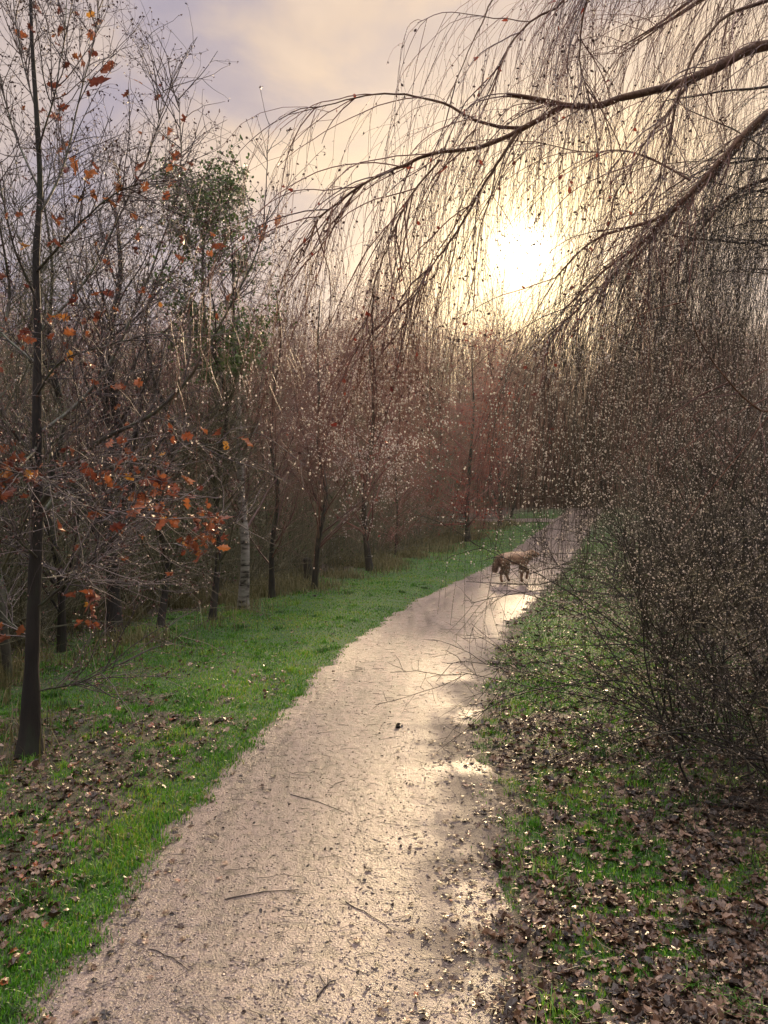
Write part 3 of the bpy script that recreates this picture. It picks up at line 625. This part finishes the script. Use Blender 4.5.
# far wood: a mass nobody could count
g = Geo(); n = 4200; x = -45+100*rng.random(n); y = 41+22*rng.random(n); keep = (np.abs(x-pc(y)) > 1.5) | (y > 46.5); x, y = x[keep], y[keep]; n = len(x)
z = gz(x, y); hgt = (8.0+3.2*rng.random(n))*(y/44)**.8
st = grow(np.stack([x, y, z], 1), np.array([[0, 0, 1]])+.06*rng.normal(size=(n, 3)), hgt, 7, .035); tubes(g, st, .04, .012, 3, tint=rng.random(n)*.5)
m = n*11; s, d, t, i = branch_off(st, m, .12, 1, 25, 50, .3); b1 = grow(s, d, (.6+1.4*rng.random(m)), 5, .12, .06); tubes(g, b1, .016, .006, 3, tint=rng.random(m))
m2 = 90000; s, d, t, i = branch_off(b1, m2, .2, 1, 25, 60, .2); tubes(g, grow(s, d, .3+.8*rng.random(m2), 3, .12, -.1), .010, .006, 3, tint=rng.random(m2))
n = 500; x = 6+13*rng.random(n); y = 46.5+9*rng.random(n); st = grow(np.stack([x, y, gz(x, y)], 1), np.array([[0, 0, 1]])+.12*rng.normal(size=(n, 3)), 3+6*rng.random(n), 7, .05); tubes(g, st, .04, .014, 3, tint=rng.random(n)*.5)
m = n*16; s, d, t, i = branch_off(st, m, .05, 1, 25, 60, .2); b1 = grow(s, d, (.5+1.1*rng.random(m)), 5, .12, -.02); tubes(g, b1, .016, .008, 3, tint=rng.random(m))
m2 = 30000; s, d, t, i = branch_off(b1, m2, .1, 1, 25, 60, .1); tubes(g, grow(s, d, .3+.6*rng.random(m2), 3, .12, -.1), .012, .008, 3, tint=rng.random(m2))
o = g.build('distant_wood', M['far_wood']); tag(o, 'distant mass of bare brown trees closing the view', 'wood', kind='stuff')

# undergrowth under the left wood
g = Geo(); n = 10000; t = rng.random(n); y = 6.5+25*t**1.2; lim = np.interp(y, [0, 4, 7, 10, 16, 24, 36], [2.2, 2.6, 3.2, 3.4, 3.2, 3.0, 2.4])
x = pc(y)-hw(y)-lim-.3-6.5*rng.random(n)**1.2*(.5+y/14); s = np.stack([x, y, gz(x, y)], 1)
b1 = grow(s, np.array([[0, 0, 1.]])+.45*rng.normal(size=(n, 3)), (.5+1.5*rng.random(n))*(1+.05*y), 8, .12, -.09, tp=1.5); tubes(g, b1, .006, .003, 3, tint=rng.random(n))
m = 60000; s, d, t, i = branch_off(b1, m, .1, 1, 30, 70, .1); tubes(g, grow(s, d, .12+.4*rng.random(m), 4, .15), .003, .0015, 3, tint=rng.random(m))
o = g.build('undergrowth', M['twig_olive']); tag(o, 'tangled dark scrub and brambles under the left wood', 'undergrowth', kind='stuff')
g = Geo(); q = points_on(b1, 16000); q = q+.08*rng.normal(size=q.shape); q[:, 2] = np.maximum(q[:, 2], gz(q[:, 0], q[:, 1])+.02)
leaves(g, q, .03+.03*rng.random(len(q)), shape=_lp, tint=rng.random(len(q))*.6)
o = g.build('bramble_leaves', M['leaf_green']); tag(o, 'small dull green bramble leaves low in the left wood', 'bramble', kind='stuff')

# ------------------------------------------------------------------ weeping birch over the right side
wroot = empty('weeping_birch', (3.5, 4.9, float(gz(3.5, 4.9)))); tag(wroot, 'weeping birch arching in from the right with long hanging twigs against the sun', 'tree')
g = Geo(); wt = trunk_geo(g, [(3.5, 4.9, float(gz(3.5, 4.9))-.05), (3.55, 4.9, 1.5), (3.4, 4.8, 3), (3.3, 4.7, 4.6), (3.1, 4.6, 6.4)], .17, .06, 40, 16); part(g, 'trunk', M['birch_bark'], wroot)
WL = [ # limb A and its forks
 ([(880,20,4.5),(768,46,4.15),(735,58,4.1),(692,81,4.0),(664,90,4.0),(625,98,3.95),(598,106,3.9),(570,107,3.9),(545,101,3.9),(508,95,3.9)], .044, .012),
 ([(562,107,3.9),(535,123,3.85),(510,138,3.85),(480,152,3.8),(440,160,3.75),(400,176,3.7),(360,196,3.65),(325,222,3.6),(305,262,3.6)], .016, .003),
 ([(520,128,3.9),(497,126,3.95),(470,116,4.0),(440,101,4.05),(400,92,4.1),(365,94,4.1),(325,104,4.15),(285,112,4.2)], .010, .002),
 ([(518,132,3.85),(498,160,3.8),(478,190,3.8),(455,232,3.75),(425,275,3.7),(405,320,3.7)], .010, .002),
 ([(440,160,3.75),(405,205,3.7),(385,250,3.7),(372,300,3.6),(360,350,3.6)], .006, .0015),
 ([(880,-40,4.6),(770,2,4.2),(735,14,4.1),(714,32,4.0),(700,52,3.95),(682,96,3.9),(668,155,3.85),(655,200,3.8)], .018, .003),
 ([(690,82,4.0),(660,120,3.8),(640,145,3.7),(612,190,3.6),(600,235,3.6)], .009, .002),
 ([(860,60,4.8),(768,110,4.5),(742,130,4.4),(720,155,4.3),(692,184,4.2),(664,214,4.1),(640,240,4.1),(600,272,4.0),(560,310,3.9)], .034, .004),
 ([(860,90,4.8),(768,120,4.7),(735,152,4.7),(702,192,4.6),(665,224,4.5),(630,235,4.5),(590,250,4.5),(555,285,4.5)], .036, .004),
 ([(664,222,4.3),(630,262,4.2),(590,295,4.2),(550,330,4.1)], .010, .002),
 ([(880,160,5.2),(768,180,5.0),(720,205,5.0),(690,240,4.9),(650,290,4.9),(620,350,4.9)], .02, .003),
 ([(690,180,4.6),(640,150,5.0),(590,150,5.2),(545,140,5.4),(500,135,5.6)], .008, .002),
 ([(860,330,4.2),(800,370,4.0),(768,412,3.8),(735,395,3.7),(700,350,3.7),(680,300,3.7)], .012, .002),
 ([(640,-80,4.2),(590,-30,4.1),(560,5,4.0),(535,20,4.0),(512,45,3.9),(490,90,3.85),(470,140,3.8),(455,190,3.8)], .010, .002),
 ([(560,-90,4.4),(520,-40,4.2),(490,10,4.1),(465,50,4.0),(440,110,4.0)], .008, .002),
 ([(700,-90,3.6),(620,-50,3.5),(590,0,3.5),(580,60,3.5),(590,110,3.5),(600,150,3.5)], .008, .002),
]
wl = []
for cps, ra, rb in WL:
    pts = spline([P(*c) for c in cps], 26); w = np.linspace(0, 1, 26)[:, None]
    pts = pts+np.cumsum(rng.normal(size=(26, 3))*.004, 0)*np.minimum(w*3, 1)
    g = Geo(); t = np.linspace(0, 1, 26); rad = (ra*(1-t**.8)+rb*t**.8)*(1+.06*np.sin(t*60+rng.random()*6)+.06*rng.normal(size=26)*.5)
    tubes(g, pts[None], 0, 0, 10, rad=rad[None]); part(g, 'limb', M['limb_weep'], wroot); wl.append(pts)
# the limbs' way in from the trunk
for cps, ra, rb in [(WL[0], .055, .040), (WL[5], .03, .018), (WL[7], .035, .024), (WL[8], .04, .026), (WL[10], .03, .02), (WL[12], .02, .012)]:
    q = P(*cps[0][0]); tz = wt[np.argmin(np.abs(wt[:, 2]-(q[2]-.3)))]
    g = Geo(); tubes(g, spline([tz, (tz+q)/2+np.array([0, 0, .08]), q], 8), [ra], [rb], 10); part(g, 'limb', M['limb_weep'], wroot)
# high canopy limbs above the frame
hi = []
for k in range(11):
    a = R(95+62*k/10); q0 = wt[-10-k%8]; L = 1.6+1.4*rng.random()
    pts = grow(q0[None], np.array([[math.cos(a), math.sin(a)*.8-.05, .45]]), L, 26, .05, -.05)[0]
    pts[:, 2] = np.maximum(pts[:, 2], 5.3+.1*pts[:, 1]); g = Geo(); tubes(g, pts, [.03], [.004], 8); part(g, 'limb', M['limb_weep'], wroot); hi.append(pts)
wl = np.array(wl); hi = np.array(hi)
def strands(g, gd, src, n, L0, L1, r=.0013, t0=.1, t1=1, side=5, dn=12, w=None, dr=(.0022, .0045), zmin=None, drift=(-.10, 0), dg=None, wob=.085, gb=None, ang=(20, 70)):
    s, d, t, i = branch_off(src, n, t0, t1, *ang, 0, w=w)
    L = L0+(L1-L0)*rng.random(n)**1.2
    if zmin is not None: L = np.minimum(L, np.maximum(s[:, 2]-zmin-.5*rng.random(n)*1.2, .15))
    st = grow(s, d*.5+np.array([drift[0], drift[1], -.25]), L, 14, wob, .42, (drift[0]*.6, drift[1], -1), tp=.3)
    tubes(g, st, r*(.8+.6*rng.random(n)), r*.55, 3, tint=rng.random(n))
    m = n*side; s2, d2, t2, i2 = branch_off(st, m, .05, 1, 15, 45)
    st2 = grow(s2, d2, (.06+.28*rng.random(m)), 5, .08, .22, (0, 0, -1), tp=.3); tubes(g, st2, r*.7, r*.45, 3, tint=rng.random(m))
    if gd is not None:
        k = n*dn; q = np.concatenate([points_on(st, k//2), points_on(st2, k-k//2)]); drops(gd, q, dr[0]+(dr[1]-dr[0])*rng.random(k)**1.5)
    if gb is not None:
        k = n*5; q = np.concatenate([points_on(st, k//2), points_on(st2, k//2)]); leaves(gb, q, .009+.010*rng.random(len(q)), norm(rng.normal(size=(len(q), 3))), shape=_lp, tint=rng.random(len(q))*.4)
    return st, st2
g = Geo(); gd = Geo(); gb = Geo()
s, d, t, i = branch_off(wl, 270, .15, 1, 20, 55, w=np.array([1.2, 1.4, .35, 1.2, .9, 1, .8, 1.4, 1.4, .8, 1, .8, .8, .8, .4, .7]))
d[:, 2] = np.where(d[:, 2] > 0, d[:, 2]*.35, d[:, 2]); l2 = grow(s, d+np.array([-.2, 0, -.3]), .3+.65*rng.random(270), 12, .085, .11, (-.1, 0, -1), tp=.5); tubes(g, l2, .0036, .0016, 4, tint=rng.random(270)*.7)
# fan from the lit limbs
strands(g, gd, wl[[0, 1, 2, 3, 4, 5, 6, 13, 14, 15]], 300, .35, 1.25, w=np.array([1.2, 1.2, .45, 1, .7, 1, 1, .8, .35, .8]), side=4, dn=8, gb=gb)
s, d, t, i = branch_off(hi, 150, .2, 1, 20, 60); h2 = grow(s, d, .5+.8*rng.random(150), 12, .08, .15, (-.1, 0, -1), tp=.5); tubes(g, h2, .004, .002, 4)
strands(g, gd, h2[h2[:, -1, 0] > .5], 420, 1.0, 3.0, side=5, dn=5, t0=.1, zmin=2.6, gb=gb)
strands(g, gd, l2[l2[:, 0, 0] < 1.15], 330, .4, 1.9, side=4, dn=18, zmin=1.75, gb=gb, dr=(.0025, .0062))
part(g, 'hanging_twigs', M['twig_hang'], wroot)
q = l2.reshape(-1, 3); q = q[q[:, 0] < .35*q[:, 1]/1.0]; q = q[rng.choice(len(q), 150)]; gw = Geo(); leaves(gw, q, .016+.016*rng.random(150), norm(np.stack([rng.normal(size=150), rng.normal(size=150), .2*rng.normal(size=150)], 1)), curl=1.2, shape=_lp)
stuff(part(gw, 'leaf', M['leaf_red'], wroot))
stuff(part(gd, 'water_drops', M['drop'], wroot)); stuff(part(gb, 'bud', M['twig_warm'], wroot))
# dense curtain on the right
g = Geo(); gd = Geo()
cs = wl[[7, 8, 9, 10, 12]]; strands(g, gd, cs, 560, .8, 3.0, r=.0014, side=6, dn=26, zmin=.7, dr=(.002, .0058), wob=.08, drift=(-.06, 0))
# curtains dangling further back along the path's right side
n = 26; back = []
for k in range(n):
    yy = 4.6+3.6*rng.random(); a = np.array([yy*(.53+.08*rng.random()), yy, 3.6+1.2*rng.random()]); q = grow(a[None], np.array([[-1, .25*rng.normal(), .05+.1*rng.normal()]]), (.25+1.1*rng.random())*yy/5.5, 9, .10, -.05)[0]; t0_ = wt[np.argmin(np.abs(wt[:, 2]-a[2]+.2))]; back.append(spline(np.vstack([[t0_], q]), 16))
back = np.array(back); tubes(g, back, .016, .003, 6); strands(g, gd, back, 600, .8, 3.2, t0=.3, r=.0017, side=6, dn=24, zmin=.7, dr=(.002, .0068), wob=.08)
stuff(part(g, 'hanging_twigs', M['twig_shrub'], wroot)); stuff(part(gd, 'water_drops', M['drop'], wroot))

# ------------------------------------------------------------------ thorny shrubs on the right verge
def shrub(px, py, d, n, L0, L1, lab, mt, dirx=-.35, nd=2500, r=.007, up=.9):
    nd = int(nd*1.2); b = P(px, py, d); b[2] = float(gz(b[0], b[1]))-.02; root = empty('thorn_shrub', b); tag(root, lab, 'shrub', 'bare thorny shrubs on the right verge')
    g = Geo(); s = b+rng.normal(size=(n, 3))*np.array([.22, .22, 0]); b1 = grow(s, np.array([[dirx, -.05, up]])+.42*rng.normal(size=(n, 3)), L0+(L1-L0)*rng.random(n), 14, .09, -.09, tp=1.2)
    b1[:, :, 2] = np.maximum(b1[:, :, 2], gz(b1[:, :, 0], b1[:, :, 1])+.02); tubes(g, b1, r, r*.3, 6, tint=rng.random(n)*.4); part(g, 'stem', M['bark_dark'], root)
    g = Geo(); m = n*14; s, dd, t, i = branch_off(b1, m, .12, 1, 30, 75, .1); b2 = grow(s, dd, .15+.55*rng.random(m), 7, .12, -.03); tubes(g, b2, .0028, .0013, 3, tint=rng.random(m)*.7)
    m2 = m*5; s, dd, t, i = branch_off(b2, m2, .1, 1, 30, 80); b3 = grow(s, dd, .04+.16*rng.random(m2), 4, .15, -.03); tubes(g, b3, .0015, .0008, 3, tint=rng.random(m2)); part(g, 'crown', mt, root)
    g = Geo(); drops(g, np.concatenate([points_on(b3, nd*2//3), points_on(b2, nd//3)]), (.0014+.0040*rng.random(nd//3+nd*2//3)**2.2)*(.75+.07*d)); stuff(part(g, 'water_drops', M['drop'], root))
    return root
shrub(810, 800, 4.0, 26, .8, 1.7, 'nearest thorny shrub, dark stems leaning in from the right edge over the leaf litter', M['twig_shrub'], -.42, 3000)
shrub(730, 715, 5.0, 30, 1.0, 2.3, 'dense bare shrub in the middle of the right bank, glittering with drops', M['twig_shrub'], -.35, 4200)
shrub(800, 690, 6.0, 34, 1.4, 3.0, 'tall dark shrub at the right picture edge behind the nearest shrub', M['twig_shrub'], -.2, 4000, .010)
shrub(700, 655, 6.9, 34, 1.2, 2.6, 'bare shrub left of the dense one, twigs reaching toward the path', M['twig_olive'], -.10, 4000)
shrub(668, 615, 9.5, 34, 1.2, 2.6, 'shrub on the right verge opposite the dog, hiding the path edge', M['twig_shrub'], -.02, 3500, .010)
shrub(735, 620, 9.5, 40, 1.8, 3.8, 'tall bare shrub deep in the right bank behind the dense one', M['twig_shrub'], -.1, 3000, .012)
shrub(640, 575, 15., 40, 1.8, 3.8, 'far bare shrub to the right of the path beyond the dog', M['twig_olive'], -.1, 2500, .014)
shrub(700, 580, 14., 46, 2.2, 5.0, 'tallest far shrub, rising behind the hanging birch twigs', M['twig_shrub'], -.05, 2500, .016)
shrub(780, 590, 12., 46, 2.2, 4.6, 'far shrub at the right picture edge, mostly veiled by hanging twigs', M['twig_shrub'], -.1, 2500, .016)

# ------------------------------------------------------------------ dog
dd = depth(583); dp = P(514, 583, dd); dp[2] = float(z0(dd))+.012
dog = empty('dog', dp); tag(dog, 'shaggy brown dog walking to the right across the wet path, tail hanging', 'dog')
dog.rotation_euler = (0, 0, R(14))
V = []; E = []; RD = []
def node(x, y, z, r, p=None, r2=None):
    V.append((x, y, z)); RD.append((r, r2 or r)); 
    if p is not None: E.append((p, len(V)-1))
    return len(V)-1
pel = node(-.26, 0, .535, .105, None, .115); b1_ = node(-.10, 0, .53, .10, pel, .115); b2_ = node(.06, 0, .515, .115, b1_, .13); ch = node(.20, 0, .52, .11, b2_, .13)
nk = node(.31, 0, .57, .07, ch, .08); hd = node(.42, 0, .625, .078, nk, .078); sn = node(.51, 0, .600, .048, hd, .044); node(.585, 0, .582, .033, sn, .031)
rp = node(-.33, 0, .53, .075, pel); t1 = node(-.38, 0, .46, .032, rp); t2 = node(-.42, 0, .36, .036, t1); node(-.43, .0, .27, .018, t2)
def leg(sgn, root_, pts):
    p = root_
    for (x, z, r) in pts: p = node(x, sgn*.075, z, r, p)
leg(-1, pel, [(-.27, .44, .075), (-.235, .33, .046), (-.335, .20, .026), (-.325, .06, .021), (-.285, .025, .026)])
leg(1, pel, [(-.22, .44, .075), (-.11, .33, .046), (-.15, .19, .026), (-.10, .06, .021), (-.06, .025, .026)])
leg(-1, ch, [(.18, .40, .055), (.15, .29, .036), (.145, .17, .026), (.14, .05, .022), (.175, .025, .026)])
leg(1, ch, [(.23, .40, .055), (.29, .30, .036), (.36, .20, .026), (.33, .09, .022), (.345, .055, .026)])
me = bpy.data.meshes.new('body'); me.from_pydata(V, E, []); body = bpy.data.objects.new('body', me); C.objects.link(body)
sk = body.modifiers.new('Skin', 'SKIN'); 
for v_, r in zip(me.skin_vertices[0].data, RD): v_.radius = (r[0]*1.2+.003, r[1]*1.2+.003)
me.skin_vertices[0].data[0].use_root = True; sk.use_smooth_shade = True
ss = body.modifiers.new('Sub', 'SUBSURF'); ss.levels = ss.render_levels = 2
dg_ = bpy.context.evaluated_depsgraph_get(); dg_.update()
ev = bpy.data.meshes.new_from_object(body.evaluated_get(dg_)); bpy.data.objects.remove(body)
n = len(ev.vertices); co = np.empty(n*3, np.float32); ev.vertices.foreach_get('co', co); co = co.reshape(-1, 3); nn = np.empty(n*3, np.float32); ev.vertices.foreach_get('normal', nn); nn = nn.reshape(-1, 3)
co = co+nn*(.012*(noise(co[:, 0]*9+co[:, 2]*5, co[:, 1]*9+co[:, 2]*7, 3, 2)-.5))[:, None]; ev.vertices.foreach_set('co', co.ravel())
at_ = ev.attributes.new('tint', 'FLOAT', 'POINT'); ti = np.clip(.25+.5*noise(co[:, 0]*8, co[:, 2]*8+co[:, 1]*5, 1.4, 7)+.25*(co[:, 2] > .55), 0, 1); at_.data.foreach_set('value', ti.astype(np.float32))  # sunlit rim put into the coat colour: back and head tinted lighter
ev.materials.clear(); ev.materials.append(M['dog_coat']); ev.name = 'body'
body = bpy.data.objects.new('body', ev); C.objects.link(body); body.parent = dog
g = Geo(); k = rng.integers(0, n, 9000); k = k[co[k, 2] > .22]; p0 = co[k].astype(float); d0 = norm(nn[k]*.7+np.array([-.6, 0, -.75])+.35*rng.normal(size=(len(k), 3)))
L_ = (.022+.03*rng.random(len(k)))*np.where(co[k, 0] > .44, .35, 1)*np.where(co[k, 0] < -.36, 1.5, 1); fp = np.stack([p0-d0*.004, p0+d0*L_[:, None]*.6, p0+d0*L_[:, None]+np.array([0, 0, -.006])], 1)
tubes(g, fp, .0035, .0008, 3, tint=np.clip(ti[k]+.25*rng.normal(size=len(k)), 0, 1)); g.build('coat', M['dog_coat'], dog)
for sgn in (-1, 1):
    g = Geo(); e_ = np.array([[.375, sgn*.06, .69], [.41, sgn*.085, .685], [.42, sgn*.10, .61], [.385, sgn*.10, .555], [.36, sgn*.08, .62]]); v = np.concatenate([e_, e_+np.array([0, -sgn*.008, 0])])
    g.add(v, q=[[0, 1, 6, 5], [1, 2, 7, 6], [2, 3, 8, 7], [3, 4, 9, 8], [4, 0, 5, 9]], t=[[0, 1, 4], [1, 2, 4], [2, 3, 4], [5, 9, 6], [6, 9, 7], [7, 9, 8]], tint=np.full(10, .2)); g.build('ear', M['dog_coat'], dog)
    g = Geo(); drops(g, np.array([[.47, sgn*.045, .655]]), .009); g.build('eye', M['clod'], dog)
g = Geo(); drops(g, np.array([[.618, 0, .607]]), .017); g.build('nose', M['clod'], dog)

# ------------------------------------------------------------------ damp air
hv, hnt, HN, HL = new_mat('haze'); ho = HN.new('ShaderNodeOutputMaterial'); pv = HN.new('ShaderNodeVolumePrincipled')
pv.inputs['Color'].default_value = (.97, .95, .93, 1); pv.inputs['Density'].default_value = .0006; pv.inputs['Anisotropy'].default_value = .72
HL.new(pv.outputs[0], ho.inputs['Volume'])
g = Geo(); a_, b_ = np.array([-125., -16, -12]), np.array([135., 125, 34])
v = np.array([[(a_, b_)[i][0], (a_, b_)[j][1], (a_, b_)[k][2]] for i in (0, 1) for j in (0, 1) for k in (0, 1)])
g.add(v, q=[[0, 1, 3, 2], [4, 6, 7, 5], [0, 4, 5, 1], [2, 3, 7, 6], [0, 2, 6, 4], [1, 5, 7, 3]])
o = g.build('haze', hv, smooth=False); tag(o, 'thin damp haze glowing warm toward the low sun', 'haze', kind='stuff')

# ------------------------------------------------------------------ sky, sun, camera
SD = norm(np.array([(522-CX)/F, 1, (HY-252)/F])); az = math.atan2(SD[0], SD[1]); el = math.asin(SD[2])
w = bpy.data.worlds.new('World'); sc.world = w; w.use_nodes = True; nt = w.node_tree; N = nt.nodes; L = nt.links
for n_ in list(N): N.remove(n_)
out = N.new('ShaderNodeOutputWorld'); bg = N.new('ShaderNodeBackground')
sky = N.new('ShaderNodeTexSky'); sky.sky_type = 'NISHITA'; sky.sun_disc = False; sky.sun_elevation = el; sky.sun_rotation = az; sky.dust_density = 2
tc = N.new('ShaderNodeTexCoord')
def VM(op, a=None, b=None):
    n = N.new('ShaderNodeVectorMath'); n.operation = op
    for k, v in enumerate((a, b)):
        if v is None: continue
        if isinstance(v, (tuple, list)): n.inputs[k].default_value = v
        else: L.new(v, n.inputs[k])
    return n
def MA(op, a=None, b=None, c=None, clamp=False):
    n = N.new('ShaderNodeMath'); n.operation = op; n.use_clamp = clamp
    for k, v in enumerate((a, b, c)):
        if v is None: continue
        if isinstance(v, (int, float)): n.inputs[k].default_value = v
        else: L.new(v, n.inputs[k])
    return n.outputs[0]
dot = VM('DOT_PRODUCT', tc.outputs['Generated'], tuple(SD)).outputs['Value']; dot = MA('MAXIMUM', dot, 0.0)
sep = N.new('ShaderNodeSeparateXYZ'); L.new(tc.outputs['Generated'], sep.inputs[0])
mp = N.new('ShaderNodeMapping'); mp.inputs['Scale'].default_value = (1, 1, 2.6); mp.inputs['Rotation'].default_value = (.5, .35, 0); L.new(tc.outputs['Generated'], mp.inputs[0])
nz = N.new('ShaderNodeTexNoise'); nz.inputs['Scale'].default_value = 2.3; nz.inputs['Detail'].default_value = 6; nz.inputs['Roughness'].default_value = .5; nz.inputs['Distortion'].default_value = .6; L.new(mp.outputs[0], nz.inputs[0])
cl = ramp(N, [(.30, (.21, .215, .36)), (.45, (.32, .295, .40)), (.55, (.50, .415, .41)), (.70, (.68, .56, .50))]); L.new(nz.outputs[0], cl.inputs[0])
skm = VM('SCALE', sky.outputs[0]); skm.inputs['Scale'].default_value = .05
mix = N.new('ShaderNodeMix'); mix.data_type = 'RGBA'; mix.inputs[0].default_value = .85; L.new(skm.outputs[0], mix.inputs[6]); L.new(cl.outputs[0], mix.inputs[7])
def glow(p, amp, col, prev, tex=None):
    v = MA('MULTIPLY', MA('POWER', dot, float(p)), float(amp))
    if tex is not None: v = MA('MULTIPLY', v, tex)
    s = VM('SCALE', col); L.new(v, s.inputs['Scale']); return VM('ADD', prev, s.outputs[0]).outputs[0]
tx = MA('MULTIPLY_ADD', nz.outputs[0], 1.6, .2)
bk = N.new('ShaderNodeMapRange'); bk.interpolation_type = 'SMOOTHSTEP'; bk.inputs['From Min'].default_value = -.2; bk.inputs['From Max'].default_value = .75; bk.inputs['To Min'].default_value = .32; bk.inputs['To Max'].default_value = 1.0  # sky dimmed away from the sun, behind the camera, to cut ambient light
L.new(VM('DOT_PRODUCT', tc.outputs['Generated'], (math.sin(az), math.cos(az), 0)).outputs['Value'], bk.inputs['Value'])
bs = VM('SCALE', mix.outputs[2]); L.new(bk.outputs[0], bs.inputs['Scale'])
wm = N.new('ShaderNodeMix'); wm.data_type = 'RGBA'; wm.blend_type = 'MULTIPLY'; wm.inputs[7].default_value = (1, .89, .70, 1)
L.new(MA('POWER', dot, 9.0), wm.inputs[0]); L.new(bs.outputs[0], wm.inputs[6])
c_ = wm.outputs[2]
c_ = glow(12, .13, (1, .68, .26), c_)
c_ = glow(50, .42, (1, .74, .26), c_, tx)
c_ = glow(420, 1.05, (1, .80, .36), c_)
c_ = glow(3400, 7., (1, .90, .66), c_)
# extra brightness added to the sky overhead, out of view, to light the scene
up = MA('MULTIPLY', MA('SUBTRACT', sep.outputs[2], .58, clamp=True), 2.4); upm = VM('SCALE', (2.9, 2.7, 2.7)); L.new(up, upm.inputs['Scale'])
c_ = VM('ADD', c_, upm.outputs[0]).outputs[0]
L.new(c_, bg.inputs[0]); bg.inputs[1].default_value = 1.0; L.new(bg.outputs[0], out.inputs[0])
sl = bpy.data.lights.new('sun', 'SUN'); sl.energy = 5; sl.angle = R(1.5); sl.color = (1, .74, .44)
so = bpy.data.objects.new('sun', sl); C.objects.link(so); so.rotation_euler = Vector(SD).to_track_quat('Z', 'Y').to_euler(); so.location = (0, 0, 20)
cam = bpy.data.cameras.new('camera'); co_ = bpy.data.objects.new('camera', cam); C.objects.link(co_); co_.location = (0, 0, H); co_.rotation_euler = (R(90), 0, 0)
cam.sensor_fit = 'VERTICAL'; cam.sensor_height = 24; cam.lens = F/1024*24; cam.shift_y = -(512-HY)/1024; cam.clip_end = 2000; cam.clip_start = .05
sc.camera = co_
sc.view_settings.view_transform = 'Standard'; sc.view_settings.look = 'None'; sc.view_settings.exposure = 0.34; sc.view_settings.gamma = 1
sc.render.engine = 'CYCLES'; cy = sc.cycles
cy.max_bounces = 5; cy.diffuse_bounces = 3; cy.glossy_bounces = 3; cy.transmission_bounces = 3; cy.transparent_max_bounces = 6; cy.sample_clamp_indirect = 4
cy.use_denoising = True; cy.denoiser = 'OPENIMAGEDENOISE'; cy.denoising_input_passes = 'RGB_ALBEDO_NORMAL'
